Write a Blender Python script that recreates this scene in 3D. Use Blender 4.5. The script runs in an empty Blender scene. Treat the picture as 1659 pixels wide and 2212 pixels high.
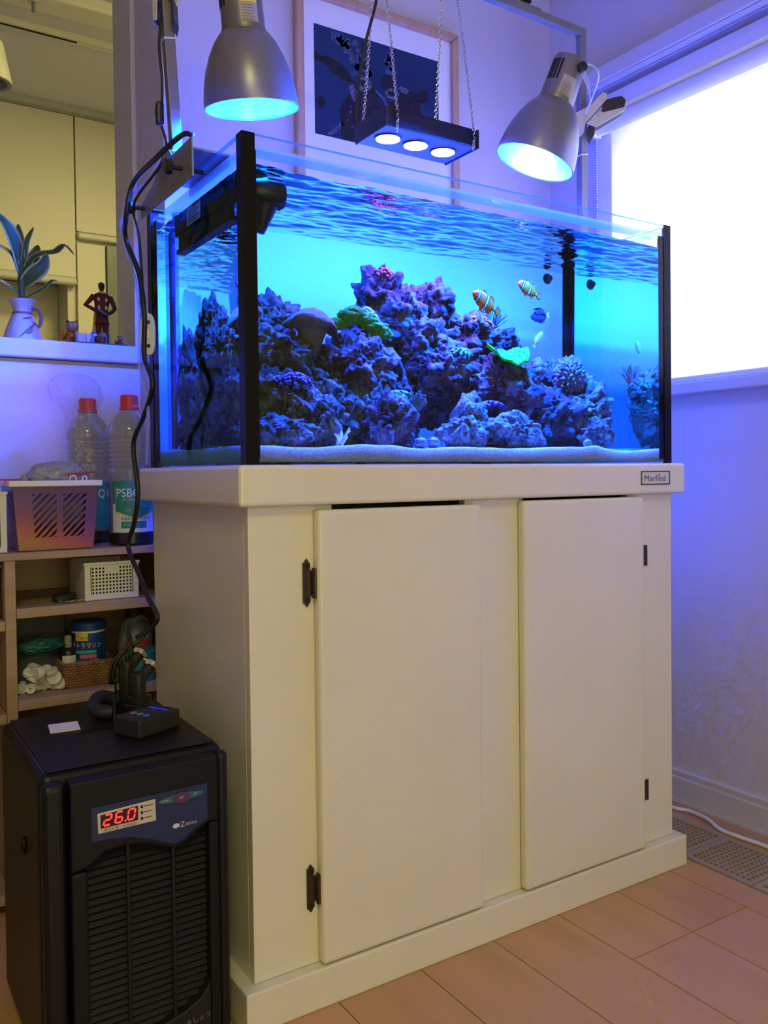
import bpy, bmesh, math, random
from mathutils import Vector, Matrix, noise
random.seed(7)
PI = math.pi
V = Vector
scn = bpy.context.scene
COL = scn.collection

# ------------------------------------------------------------------ camera
cd = bpy.data.cameras.new('camera')
cam = bpy.data.objects.new('camera', cd)
COL.objects.link(cam)
cd.sensor_fit = 'VERTICAL'
cd.sensor_height = 24.0
cd.lens = 1882.7 / 2212 * 24.0
cd.shift_x = -(926.88 - 829.5) / 2212
cd.shift_y = -(1106.0 - 1059.37) / 2212
cd.clip_start = 0.05
yaw, pitch, roll = 0.5983, -0.0206, -0.0105
fw = V((math.sin(yaw) * math.cos(pitch), math.cos(yaw) * math.cos(pitch), math.sin(pitch)))
rt = V((math.cos(yaw), -math.sin(yaw), 0))
up = rt.cross(fw)
rt, up = rt * math.cos(roll) + up * math.sin(roll), -rt * math.sin(roll) + up * math.cos(roll)
m = Matrix.Identity(4)
for i in range(3):
    m[i][0], m[i][1], m[i][2] = rt[i], up[i], -fw[i]
m[0][3], m[1][3], m[2][3] = -0.485, -1.171, 0.7957
cam.matrix_world = m
scn.camera = cam

# ------------------------------------------------------------------ world, light, exposure
w = bpy.data.worlds.new('world')
scn.world = w
w.use_nodes = True
w.node_tree.nodes['Background'].inputs[0].default_value = (0.9, 0.95, 1, 1)
w.node_tree.nodes['Background'].inputs[1].default_value = 1.0
scn.view_settings.view_transform = 'Standard'
scn.view_settings.look = 'None'
scn.view_settings.exposure = 0.0
scn.view_settings.gamma = 1.0
scn.view_settings.use_curve_mapping = False
cy = scn.cycles
cy.max_bounces = 9
cy.diffuse_bounces = 3
cy.use_light_tree = True
cy.glossy_bounces = 4
cy.transmission_bounces = 8
cy.transparent_max_bounces = 24
cy.use_adaptive_sampling = True
cy.adaptive_threshold = 0.085
cy.adaptive_min_samples = 16
cy.sample_clamp_indirect = 25
cy.sample_clamp_direct = 0.0
cy.blur_glossy = 0.5


def area_light(name, loc, size, energy, color, rot=(0, 0, 0), size_y=None):
    l = bpy.data.lights.new(name, 'AREA')
    l.energy = energy
    l.color = color
    l.size = size
    if size_y:
        l.shape = 'RECTANGLE'
        l.size_y = size_y
    o = bpy.data.objects.new(name, l)
    COL.objects.link(o)
    o.location = loc
    o.rotation_euler = rot
    return o


CEIL = 2.45
# ceiling lamp of the living room (behind the camera), kitchen ceiling lamp, daylight outside the window
area_light('living_room_ceiling_light', (-0.85, -1.9, CEIL - 0.06), 0.55, 20.0, (1.0, 0.93, 0.36))
area_light('front_wall_fill', (-0.5, -2.97, 1.0), 1.7, 21.0, (1.0, 0.94, 0.42), (PI / 2, 0, 0), 1.9)  # added low fill on the unseen front wall, no known source there
area_light('kitchen_ceiling_light', (0.75, 1.40, CEIL - 0.05), 0.5, 24.0, (1.0, 0.88, 0.35))
area_light('window_daylight', (1.36, -0.02, 1.34), 0.72, 19.0, (0.72, 0.72, 1.0), (0, PI / 2, 0), 1.0)
BLUE = (0.00006, 0.066, 1.0)
BLUE2 = (0.0006, 0.080, 1.0)
LAMP_L, LAMP_R, LEDS = 4000.0, 17500.0, 3600.0

# ------------------------------------------------------------------ materials
MATS = {}


def mat(name, col=(0.8, 0.8, 0.8), rough=0.5, metal=0.0, var=0.0, scale=8.0, bump=0.0, bscale=60.0,
        rnd=0.0, spec=0.5, col2=None, stretch=(1, 1, 1), coat=0.0, trans=0.0):
    """principled material with optional noise colour variation, bump and per-object variation"""
    if name in MATS:
        return MATS[name]
    m = bpy.data.materials.new(name)
    m.use_nodes = True
    nt = m.node_tree
    N = nt.nodes
    b = N['Principled BSDF']
    b.inputs['Roughness'].default_value = rough
    b.inputs['Metallic'].default_value = metal
    b.inputs['Specular IOR Level'].default_value = spec
    b.inputs['Coat Weight'].default_value = coat
    b.inputs['Transmission Weight'].default_value = trans
    c = (*col, 1)
    tc = N.new('ShaderNodeTexCoord')
    mp = N.new('ShaderNodeMapping')
    mp.inputs['Scale'].default_value = stretch
    nt.links.new(tc.outputs['Object'], mp.inputs[0])
    out = None
    no = N.new('ShaderNodeTexNoise')
    no.inputs['Scale'].default_value = scale
    no.inputs['Detail'].default_value = 5
    nt.links.new(mp.outputs[0], no.inputs['Vector'])
    mx = N.new('ShaderNodeMix')
    mx.data_type = 'RGBA'
    c2 = (*col2, 1) if col2 else tuple(max(0, x * (1 - var)) for x in col) + (1,)
    mx.inputs['A'].default_value = c
    mx.inputs['B'].default_value = c2
    rp = N.new('ShaderNodeMapRange')
    rp.inputs['From Min'].default_value = 0.35
    rp.inputs['From Max'].default_value = 0.65
    nt.links.new(no.outputs['Fac'], rp.inputs[0])
    nt.links.new(rp.outputs[0], mx.inputs['Factor'])
    out = mx.outputs['Result']
    if rnd:
        oi = N.new('ShaderNodeObjectInfo')
        hs = N.new('ShaderNodeHueSaturation')
        mr = N.new('ShaderNodeMapRange')
        mr.inputs['To Min'].default_value = 1 - rnd
        mr.inputs['To Max'].default_value = 1 + rnd
        nt.links.new(oi.outputs['Random'], mr.inputs[0])
        nt.links.new(mr.outputs[0], hs.inputs['Value'])
        nt.links.new(out, hs.inputs['Color'])
        out = hs.outputs[0]
    nt.links.new(out, b.inputs['Base Color'])
    if bump:
        nb = N.new('ShaderNodeTexNoise')
        nb.inputs['Scale'].default_value = bscale
        nb.inputs['Detail'].default_value = 4
        nt.links.new(mp.outputs[0], nb.inputs['Vector'])
        bp = N.new('ShaderNodeBump')
        bp.inputs['Strength'].default_value = min(1, bump)
        bp.inputs['Distance'].default_value = 0.01 * max(1, bump)
        nt.links.new(nb.outputs['Fac'], bp.inputs['Height'])
        nt.links.new(bp.outputs[0], b.inputs['Normal'])
    MATS[name] = m
    return m


def emis(name, col, strength, sample=True):
    if name in MATS:
        return MATS[name]
    m = bpy.data.materials.new(name)
    m.use_nodes = True
    nt = m.node_tree
    nt.nodes.remove(nt.nodes['Principled BSDF'])
    e = nt.nodes.new('ShaderNodeEmission')
    e.inputs[0].default_value = (*col, 1)
    e.inputs[1].default_value = strength
    nt.links.new(e.outputs[0], nt.nodes['Material Output'].inputs[0])
    if not sample:
        m.cycles.emission_sampling = 'NONE'
    MATS[name] = m
    return m


def thin(name, tint, ior=1.45, gloss=1.0, rough=0.02, front_only=True, bump=0.0, bscale=40, haze=None, hazef=0.0):
    """thin clear sheet: straight-through transmission plus Fresnel reflection"""
    if name in MATS:
        return MATS[name]
    m = bpy.data.materials.new(name)
    m.use_nodes = True
    nt = m.node_tree
    N = nt.nodes
    N.remove(N['Principled BSDF'])
    tr = N.new('ShaderNodeBsdfTransparent')
    tr.inputs[0].default_value = (*tint, 1)
    gl = N.new('ShaderNodeBsdfGlossy')
    gl.inputs['Roughness'].default_value = rough
    fr = N.new('ShaderNodeFresnel')
    fr.inputs['IOR'].default_value = ior
    fac = fr.outputs[0]
    if front_only:
        ge = N.new('ShaderNodeNewGeometry')
        ma = N.new('ShaderNodeMath')
        ma.operation = 'SUBTRACT'
        ma.inputs[0].default_value = gloss
        mb = N.new('ShaderNodeMath')
        mb.operation = 'MULTIPLY'
        mb.inputs[1].default_value = gloss
        nt.links.new(ge.outputs['Backfacing'], mb.inputs[0])
        nt.links.new(mb.outputs[0], ma.inputs[1])
        mu = N.new('ShaderNodeMath')
        mu.operation = 'MULTIPLY'
        nt.links.new(fac, mu.inputs[0])
        nt.links.new(ma.outputs[0], mu.inputs[1])
        fac = mu.outputs[0]
    if bump:
        no = N.new('ShaderNodeTexNoise')
        no.inputs['Scale'].default_value = bscale
        tc = N.new('ShaderNodeTexCoord')
        nt.links.new(tc.outputs['Object'], no.inputs['Vector'])
        bp = N.new('ShaderNodeBump')
        bp.inputs['Strength'].default_value = bump
        bp.inputs['Distance'].default_value = 0.01
        nt.links.new(no.outputs['Fac'], bp.inputs['Height'])
        nt.links.new(bp.outputs[0], fr.inputs['Normal'])
        nt.links.new(bp.outputs[0], gl.inputs['Normal'])
    base = tr.outputs[0]
    if haze:
        df = N.new('ShaderNodeBsdfDiffuse')
        df.inputs[0].default_value = (*haze, 1)
        hm = N.new('ShaderNodeMixShader')
        hm.inputs[0].default_value = hazef
        nt.links.new(base, hm.inputs[1])
        nt.links.new(df.outputs[0], hm.inputs[2])
        base = hm.outputs[0]
    mx = N.new('ShaderNodeMixShader')
    nt.links.new(fac, mx.inputs[0])
    nt.links.new(base, mx.inputs[1])
    nt.links.new(gl.outputs[0], mx.inputs[2])
    nt.links.new(mx.outputs[0], N['Material Output'].inputs[0])
    MATS[name] = m
    return m


def refractive(name, tint, ior, mirror=True):
    m = bpy.data.materials.new(name)
    m.use_nodes = True
    nt = m.node_tree
    nt.nodes.remove(nt.nodes['Principled BSDF'])
    g = nt.nodes.new('ShaderNodeBsdfGlass' if mirror else 'ShaderNodeBsdfRefraction')
    g.inputs['Color'].default_value = (*tint, 1)
    g.inputs['Roughness'].default_value = 0
    g.inputs['IOR'].default_value = ior
    nt.links.new(g.outputs[0], nt.nodes['Material Output'].inputs[0])
    return m


def translucent(name, col, f=0.5):
    m = bpy.data.materials.new(name)
    m.use_nodes = True
    nt = m.node_tree
    N = nt.nodes
    N.remove(N['Principled BSDF'])
    a = N.new('ShaderNodeBsdfDiffuse')
    b = N.new('ShaderNodeBsdfTranslucent')
    a.inputs[0].default_value = b.inputs[0].default_value = (*col, 1)
    x = N.new('ShaderNodeMixShader')
    x.inputs[0].default_value = f
    nt.links.new(a.outputs[0], x.inputs[1])
    nt.links.new(b.outputs[0], x.inputs[2])
    nt.links.new(x.outputs[0], N['Material Output'].inputs[0])
    return m


M_wall = mat('wallpaper', (0.63, 0.60, 0.67), 0.8, bump=0.35, bscale=22, var=0.03, scale=3)
M_wall2 = mat('room_wall_brown', (0.36, 0.30, 0.25), 0.8)
M_ceil = mat('ceiling_paper', (0.80, 0.78, 0.74), 0.9)
M_cream = mat('cream_paint', (0.80, 0.75, 0.62), 0.32, var=0.04, scale=5, bump=0.05, bscale=90)
M_white = mat('white_paint', (0.82, 0.81, 0.80), 0.45)
M_plank = mat('plank', (0.57, 0.31, 0.135), 0.34, col2=(0.51, 0.275, 0.115), scale=5, stretch=(4, 0.5, 1), rnd=0.05)
M_gap = mat('floor_gap', (0.05, 0.03, 0.02), 0.9)
M_dark = mat('dark_gap', (0.01, 0.01, 0.012), 0.9)
M_black = mat('black_plastic', (0.012, 0.012, 0.014), 0.38)
M_blackm = mat('black_matte', (0.014, 0.014, 0.016), 0.6, bump=0.1, bscale=300)
M_rubber = mat('black_rubber', (0.010, 0.010, 0.011), 0.45)
M_grey = mat('grey_steel', (0.22, 0.21, 0.20), 0.42, metal=0.25)
M_silver = mat('silver_paint', (0.25, 0.24, 0.25), 0.33, metal=0.55)
M_refl = mat('reflector', (0.85, 0.86, 0.88), 0.30, metal=0.9)
M_chrome = mat('chrome', (0.75, 0.74, 0.70), 0.16, metal=1.0)
M_bronze = mat('bronze', (0.085, 0.058, 0.042), 0.36, metal=0.8)
M_kitchen = mat('kitchen_door', (0.78, 0.74, 0.55), 0.45)
M_trimw = mat('trim_white', (0.60, 0.57, 0.58), 0.4)
M_shelf = mat('shelf_wood', (0.42, 0.29, 0.19), 0.5, col2=(0.36, 0.24, 0.15), scale=6, stretch=(1, 8, 8))
M_pine = mat('pine', (0.62, 0.38, 0.24), 0.5, col2=(0.52, 0.30, 0.18), scale=10, stretch=(6, 1, 1))
M_glass = thin('tank_glass', (0.965, 0.985, 0.985), gloss=0.7)
M_glass_side = thin('tank_glass_side', (0.965, 0.985, 0.985), gloss=0.28)
M_gedge = thin('tank_glass_edge', (0.25, 0.55, 0.62), haze=(0.25, 0.6, 0.7), hazef=0.25)

# ------------------------------------------------------------------ mesh helpers
ORG = {}


class MB:
    """collects shapes (world coordinates) in one bmesh and links them as one mesh object"""

    def __init__(self):
        self.b = bmesh.new()
        self.mi = 0

    def _mark(self, faces):
        for f in faces:
            f.material_index = self.mi

    def box(self, x0, x1, y0, y1, z0, z1, M=None):
        vs = [self.b.verts.new((x, y, z)) for z in (z0, z1) for y in (y0, y1) for x in (x0, x1)]
        if M:
            for v in vs:
                v.co = M @ v.co
        fs = [self.b.faces.new([vs[i] for i in q]) for q in
              ((0, 2, 3, 1), (4, 5, 7, 6), (0, 1, 5, 4), (2, 6, 7, 3), (1, 3, 7, 5), (0, 4, 6, 2))]
        self._mark(fs)
        return self

    def quad(self, *ps):
        f = self.b.faces.new([self.b.verts.new(p) for p in ps])
        self._mark([f])
        return self

    def rings(self, rings, cap0=True, cap1=True, closed=False):
        R = [[self.b.verts.new(p) for p in r] for r in rings]
        n = len(R[0])
        fs = []
        for i in range(len(R) - (0 if closed else 1)):
            a, c = R[i], R[(i + 1) % len(R)]
            for j in range(n):
                fs.append(self.b.faces.new((a[j], a[(j + 1) % n], c[(j + 1) % n], c[j])))
        if not closed:
            if cap0:
                fs.append(self.b.faces.new(R[0][::-1]))
            if cap1:
                fs.append(self.b.faces.new(R[-1]))
        self._mark(fs)
        return self

    def lathe(self, prof, base, axis=(0, 0, 1), n=32, cap0=True, cap1=True, squash=1.0):
        """prof: (radius, height along axis)"""
        ax = V(axis).normalized()
        u = ax.orthogonal().normalized()
        v = ax.cross(u)
        b = V(base)
        rg = [[b + ax * h + (u * math.cos(2 * PI * k / n) + v * math.sin(2 * PI * k / n) * squash) * max(r, 1e-5)
               for k in range(n)] for r, h in prof]
        return self.rings(rg, cap0, cap1)

    def cyl(self, p0, p1, r0, r1=None, n=20):
        p0, p1 = V(p0), V(p1)
        return self.lathe([(r0, 0), (r0 if r1 is None else r1, (p1 - p0).length)], p0, p1 - p0, n)

    def tube(self, pts, r, n=8, closed=False, smooth=0, flat=1.0):
        pts = [V(p) for p in pts]
        if smooth:
            pts = spline(pts, smooth, closed)
        m = len(pts)
        rg = []
        t0 = (pts[1] - pts[0]).normalized()
        u = t0.orthogonal().normalized()
        for i in range(m):
            if closed:
                t = (pts[(i + 1) % m] - pts[i - 1]).normalized()
            else:
                t = (pts[min(i + 1, m - 1)] - pts[max(i - 1, 0)]).normalized()
            u = (u - t * u.dot(t)).normalized()
            v = t.cross(u)
            rr = r[i] if isinstance(r, (list, tuple)) else r
            rg.append([pts[i] + (u * math.cos(2 * PI * k / n) + v * math.sin(2 * PI * k / n) * flat) * rr for k in range(n)])
        return self.rings(rg, closed=closed)

    def sphere(self, c, r, sc=(1, 1, 1), sub=3, M=None):
        mt = Matrix.Translation(c) @ (M.to_4x4() if M else Matrix.Identity(4)) @ Matrix.Diagonal((*[r * s for s in sc], 1))
        d = bmesh.ops.create_icosphere(self.b, subdivisions=sub, radius=1, matrix=mt)
        for f in {f for v in d['verts'] for f in v.link_faces}:
            f.material_index = self.mi
        return self

    def prism(self, poly, y0, y1, M=None):
        """poly: (x, z) outline extruded along y"""
        a = [self.b.verts.new((x, y0, z)) for x, z in poly]
        c = [self.b.verts.new((x, y1, z)) for x, z in poly]
        if M:
            for v in a + c:
                v.co = M @ v.co
        n = len(a)
        fs = [self.b.faces.new(a), self.b.faces.new(c[::-1])]
        for i in range(n):
            fs.append(self.b.faces.new((a[i], c[i], c[(i + 1) % n], a[(i + 1) % n])))
        self._mark(fs)
        return self

    def build(self, name, mats, parent=None, smooth=None, bev=0.0, seg=2, org=None, fix=True):
        if fix:
            bmesh.ops.recalc_face_normals(self.b, faces=self.b.faces[:])
        me = bpy.data.meshes.new(name)
        o = V((0, 0, 0))
        if parent is not None:
            o = ORG[parent.name]
        elif org is not None:
            o = V(org)
        if o.length:
            bmesh.ops.translate(self.b, verts=self.b.verts[:], vec=-o)
        self.b.to_mesh(me)
        self.b.free()
        for x in (mats if isinstance(mats, (list, tuple)) else [mats]):
            me.materials.append(x)
        ob = bpy.data.objects.new(name, me)
        COL.objects.link(ob)
        if parent is not None:
            ob.parent = parent
        elif org is not None:
            ob.location = o
        ORG[ob.name] = o
        if bev:
            md = ob.modifiers.new('bevel', 'BEVEL')
            md.width = bev
            md.segments = seg
            md.limit_method = 'ANGLE'
            md.angle_limit = 0.7
        if smooth is not None:
            for p in me.polygons:
                p.use_smooth = True
            if smooth < 180:
                me.set_sharp_from_angle(angle=math.radians(smooth))
        return ob


def spline(pts, k, closed=False):
    out = []
    n = len(pts)
    for i in range(n if closed else n - 1):
        g = lambda j: pts[j % n] if closed else pts[min(max(j, 0), n - 1)]
        a, b, c, d = g(i - 1), g(i), g(i + 1), g(i + 2)
        for s in range(k):
            t = s / k
            out.append(0.5 * ((2 * b) + (c - a) * t + (2 * a - 5 * b + 4 * c - d) * t * t + (3 * b - a - 3 * c + d) * t ** 3))
    if not closed:
        out.append(pts[-1])
    return out


def tag(o, label=None, cat=None, group=None, kind=None):
    if label:
        o['label'] = label
    if cat:
        o['category'] = cat
    if group:
        o['group'] = group
    if kind:
        o['kind'] = kind
    return o


def thing(name, label, cat, loc, group=None):
    o = bpy.data.objects.new(name, None)
    o.empty_display_size = 0.02
    COL.objects.link(o)
    o.location = loc
    ORG[o.name] = V(loc)
    return tag(o, label, cat, group)


def part(o, label):
    o['label'] = label
    return o


def struct(o):
    o['kind'] = 'structure'
    return o


def text(name, body, size, M, m, parent, depth=0.0, bold=0.0, align='LEFT', sx=1.0):
    """flat lettering lying in the XZ plane of matrix M (reads from -Y)"""
    c = bpy.data.curves.new(name, 'FONT')
    c.body = body
    c.size = size
    c.extrude = depth
    c.offset = bold
    c.align_x = align
    c.resolution_u = 3
    t = bpy.data.objects.new('tmp', c)
    COL.objects.link(t)
    dg = bpy.context.evaluated_depsgraph_get()
    me = bpy.data.meshes.new_from_object(t.evaluated_get(dg))
    bpy.data.objects.remove(t)
    me.name = name
    R = M @ Matrix.Rotation(PI / 2, 4, 'X') @ Matrix.Diagonal((sx, 1, 1, 1))
    o = ORG[parent.name]
    me.transform(Matrix.Translation(-o) @ R)
    me.materials.clear()
    me.materials.append(m)
    ob = bpy.data.objects.new(name, me)
    COL.objects.link(ob)
    ob.parent = parent
    ORG[ob.name] = o
    return ob


def copy_to(src, parent, loc):
    c = src.copy()
    COL.objects.link(c)
    c.parent = parent
    c.location = loc
    return c


def T(x, y, z):
    return Matrix.Translation((x, y, z))

# ================================================================== SETTING
# floor: base slab and single planks, joints run towards the window wall
PX = [0.126 + 0.1485 * k for k in range(-18, 8)]
fl = struct(MB().box(-2.6, 1.185, -3.0, 3.25, -0.06, -0.012).build('floor', M_gap))
PL = 0.90
mesh_cache = {}
for k in range(-18, 7):
    x0 = 0.126 + 0.1485 * k
    x1 = x0 + 0.1485
    if x0 > 1.0:
        continue
    if k == 5:                      # cut beside the floor grilles
        x1 = 0.9405
    off = -0.195 if (k // 1) % 4 in (3, 0) else 0.255
    wdt = round(x1 - x0, 4)
    for j in range(-5, 2):
        y0 = off + j * PL
        ya, yb = max(y0, -3.0), min(y0 + PL, 0.86)
        if yb - ya < 0.05 or (x1 < -1.2 and ya > -2.9 and False):
            continue
        key = (wdt, round(yb - ya, 4))
        if key not in mesh_cache:
            g = 0.0009
            ob = MB().box(g, wdt - g, g, yb - ya - g, -0.012, 0.0).build('plank', M_plank, bev=0.0)
            mesh_cache[key] = ob.data
            COL.objects.unlink(ob)
            bpy.data.objects.remove(ob)
        ob = bpy.data.objects.new('plank', mesh_cache[key])
        COL.objects.link(ob)
        ob.parent = fl
        ob.location = (x0, ya, 0)
for ya, yb in ((-3.0, -0.655), (-0.654, 0.215), (0.216, 0.659)):
    ob = MB().box(1.0925, 1.184, ya, yb, -0.012, 0).build('plank', M_plank, fl)
for ya, yb in ((-3.0, -0.322), (0.35, 0.659)):
    ob = MB().box(0.942, 1.091, ya, yb, -0.012, 0).build('plank', M_plank, fl)

struct(MB().box(0.0993, 1.285, 0.66, 0.86, -0.012, CEIL).build('wall_back', M_wall))
struct(MB().box(-2.6, 0.0992, 0.86, 1.02, -0.012, 1.048).box(-2.6, 0.0992, 0.86, 1.02, 2.25, CEIL).build('wall_kitchen_counter', M_wall))
WY0, WY1, WZ0, WZ1 = -0.45, 0.415, 1.0, 1.66
wr = MB()
wr.box(1.185, 1.285, -3.0, 0.66, -0.012, WZ0).box(1.185, 1.285, -3.0, 0.66, WZ1, CEIL)
wr.box(1.185, 1.285, -3.0, WY0, WZ0, WZ1).box(1.185, 1.285, WY1, 0.66, WZ0, WZ1)
struct(wr.build('wall_right', M_wall))
struct(MB().box(-2.7, -2.6, -3.0, 3.25, -0.012, CEIL).build('wall_left', M_wall2))
struct(MB().box(-2.7, 1.285, -3.1, -3.0, -0.012, CEIL).build('wall_front', M_wall2))
struct(MB().box(-2.7, 1.4, 3.25, 3.35, -0.012, CEIL).build('wall_kitchen_rear', M_wall))
struct(MB().box(1.285, 1.385, 0.86, 3.25, -0.012, CEIL).build('wall_kitchen_right', M_wall))
struct(MB().box(-2.7, 1.4, -3.1, 3.35, CEIL, CEIL + 0.1).build('ceiling', M_ceil))

# baseboard on the window wall with a bevelled top and a foot strip
bb = MB()
prof = [(1.172, 0.0), (1.172, 0.056), (1.1745, 0.060), (1.1745, 0.072), (1.178, 0.076), (1.185, 0.076), (1.185, 0.0)]
a = [(x, -3.0, z) for x, z in prof]
c = [(x, 0.66, z) for x, z in prof]
bb.rings([a, c])
struct(bb.build('baseboard_right', M_trimw))
struct(MB().box(1.166, 1.1719, -3.0, 0.66, 0.0, 0.007).build('trim_foot', M_trimw))
# jamb casing of the kitchen opening
struct(MB().box(0.088, 0.0992, 0.852, 0.872, 1.09, 2.25).build('trim_jamb_front', M_trimw, bev=0.002))
struct(MB().box(0.094, 0.0992, 0.873, 1.02, 1.09, 2.25).build('trim_jamb', M_trimw))

# counter ledge
tag(MB().box(-2.0, 0.0985, 0.838, 1.04, 1.0495, 1.0885).build('counter_ledge', M_trimw, bev=0.004),
    'long white counter ledge on the half wall carrying vase and figurines', 'ledge')

# window
win = struct(bpy.data.objects.new('window_1', None))
COL.objects.link(win)
win.location = (1.185, -0.4, 1.0)
ORG['window_1'] = V(win.location)
mb = MB()
mb.box(1.172, 1.184, WY1, WY1 + 0.05, 0.972, 1.752).box(1.172, 1.184, WY0 - 0.05, WY0, 0.972, 1.752)
mb.build('side_casing', M_white, win, bev=0.002)
MB().box(1.165, 1.184, WY0 - 0.05, WY1 + 0.05, 1.712, 1.757).build('head_casing', M_white, win, bev=0.003)
MB().box(1.138, 1.184, WY0 - 0.07, WY1 + 0.07, 0.972, 0.997).build('sill', M_trimw, win, bev=0.003)
mb = MB()
for y in (WY0 + 0.02, -0.015, WY1 - 0.02):
    mb.box(1.235, 1.265, y - 0.02, y + 0.02, WZ0, WZ1)
mb.box(1.235, 1.265, WY0, WY1, WZ0, WZ0 + 0.04).box(1.235, 1.265, WY0, WY1, WZ1 - 0.04, WZ1)
mb.build('sash', M_white, win)
for ya, yb in ((WY0 + 0.04, -0.036), (0.006, WY1 - 0.04)):
    MB().box(1.248, 1.252, ya, yb, WZ0 + 0.04, WZ1 - 0.04).build('pane', M_glass, win)

# made-up door frame behind the camera, added round the fill light
w2 = struct(bpy.data.objects.new('fill_frame', None))
COL.objects.link(w2)
w2.location = (-0.5, -2.99, 0.0)
ORG['fill_frame'] = V(w2.location)
for x0, x1, z0, z1 in ((-1.42, -1.36, 0.0, 2.02), (0.36, 0.42, 0.0, 2.02), (-1.36, 0.36, 1.96, 2.02), (-1.36, 0.36, 0.0, 0.04)):
    MB().box(x0, x1, -2.999, -2.975, z0, z1).build('fill_frame_bar', M_trimw, w2)

# roller blind, drawn down
rb = thing('roller_blind', 'white roller blind drawn down and glowing with daylight', 'blind', (1.15, -0.45, 1.0))
M_blind = translucent('blind_fabric', (0.92, 0.92, 0.93), 0.62)
MB().box(1.1575, 1.1590, WY0 + 0.02, 0.402, 1.012, 1.668).build('fabric', M_blind, rb)
MB().cyl((1.152, WY0, 1.672), (1.152, 0.44, 1.672), 0.0195, n=24).build('roll', mat('blind_roll', (0.78, 0.78, 0.80), 0.6), rb, smooth=40)
MB().box(1.150, 1.166, WY0 + 0.02, 0.402, 0.9975, 1.0125).build('bottom_bar', M_white, rb, bev=0.004)
mb = MB()
for k in range(64):
    mb.sphere((1.150, 0.446, 1.655 - k * 0.0065), 0.0022, sub=1)
mb.build('bead_chain', M_white, rb, smooth=180)
MB().box(1.13, 1.164, 0.441, 0.455, 1.65, 1.706).build('bracket', M_white, rb, bev=0.002)

# curtain rail above the window
cr = thing('curtain_rail', 'pale double-groove curtain rail above the window', 'curtain rail', (1.12, -0.4, 1.76))
mb = MB()
mb.box(1.100, 1.164, -1.5, 0.53, 1.790, 1.795)
for x0, x1 in ((1.100, 1.104), (1.112, 1.120), (1.128, 1.140), (1.148, 1.152)):
    mb.box(x0, x1, -1.5, 0.53, 1.764, 1.790)
mb.box(1.100, 1.108, -1.5, 0.53, 1.760, 1.764).box(1.112, 1.130, -1.5, 0.53, 1.760, 1.764)
mb.build('channel', M_trimw, cr)
MB().box(1.098, 1.155, 0.53, 0.536, 1.757, 1.798).build('end_cap', M_trimw, cr)
for y in (-0.2, 0.42):
    MB().box(1.14, 1.184, y - 0.012, y + 0.012, 1.796, 1.802).build('bracket', M_grey, cr)

# floor grilles (four cast plates in a row)
M_vent = mat('grille_plastic', (0.40, 0.30, 0.23), 0.5)
proto = None
for i, (y0, lab) in enumerate(((0.015, 'brown floor grille partly hidden behind the cabinet plinth'),
                               (-0.152, 'brown floor grille just right of the cabinet plinth corner'),
                               (-0.319, 'brown floor grille at the right edge of the photo'),
                               (0.182, 'brown floor grille furthest back along the window wall'))):
    v = thing('floor_grille', lab, 'floor vent', (0.942, y0, 0), 'floor grilles along the window wall')
    if proto is None:
        mb = MB()
        X0, X1, Y0, Y1 = 0.943, 1.0905, y0, y0 + 0.165
        mb.box(X0, X1, Y0, Y0 + 0.012, -0.011, 0.002).box(X0, X1, Y1 - 0.012, Y1, -0.011, 0.002)
        mb.box(X0, X0 + 0.014, Y0 + 0.012, Y1 - 0.012, -0.011, 0.002).box(X1 - 0.010, X1, Y0 + 0.012, Y1 - 0.012, -0.011, 0.002)
        f = mb.build('frame', M_vent, v)
        mb = MB()
        for k in range(1, 10):
            x = X0 + 0.014 + (X1 - X0 - 0.024) * k / 10
            mb.box(x - 0.0025, x + 0.0025, Y0 + 0.012, Y1 - 0.012, -0.009, 0.0012)
        for k in range(1, 11):
            y = Y0 + 0.012 + (Y1 - Y0 - 0.024) * k / 11
            mb.box(X0 + 0.014, X1 - 0.010, y - 0.0025, y + 0.0025, -0.009, 0.0010)
        g = mb.build('grid_bars', M_vent, v)
        proto = (f, g)
    else:
        for s in proto:
            copy_to(s, v, (0, 0, 0))
tag(MB().tube([(1.128, 0.40, 0.005), (1.122, 0.20, 0.005), (1.134, 0.15, 0.006), (1.125, 0.092, 0.008), (1.107, 0.044, 0.005),
               (1.1065, -0.005, 0.005), (1.112, -0.073, 0.005), (1.118, -0.3, 0.005), (1.11, -0.7, 0.005)], 0.0045, 8, smooth=8)
    .build('cable', mat('white_cable', (0.8, 0.79, 0.82), 0.4), smooth=180), 'thin white cable lying along the baseboard beside the grilles', 'cable')

# ------------------------------------------------------------------ kitchen beyond the counter
kc = thing('wall_cupboard', 'wide cream kitchen wall cupboard left of the seam', 'cupboard', (-0.3, 3.0, 1.68))
MB().box(-1.2, 0.4385, 3.02, 3.249, 1.70, 2.42).build('carcass', M_kitchen, kc)
MB().box(-0.30, 0.437, 3.0, 3.019, 1.695, 2.42).build('door', M_kitchen, kc, bev=0.002)
MB().box(-1.2, -0.303, 3.0, 3.019, 1.695, 2.42).build('door', M_kitchen, kc, bev=0.002)
M_hand = mat('handle_strip', (0.62, 0.62, 0.50), 0.35)
MB().box(-1.2, 0.437, 2.975, 3.019, 1.655, 1.692).build('handle_rail', M_hand, kc, bev=0.012, seg=3)
kc = thing('tall_cupboard', 'narrower cream kitchen cupboard right of the seam', 'cupboard', (0.6, 3.0, 0))
MB().box(0.4425, 1.25, 3.02, 3.249, 0.0, 2.42).build('carcass', M_kitchen, kc)
MB().box(0.4425, 0.95, 3.0, 3.019, 1.905, 2.42).build('door', M_kitchen, kc, bev=0.002)
MB().box(0.4425, 0.95, 2.978, 3.019, 1.868, 1.900).build('handle_rail', M_hand, kc, bev=0.010, seg=3)
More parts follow.
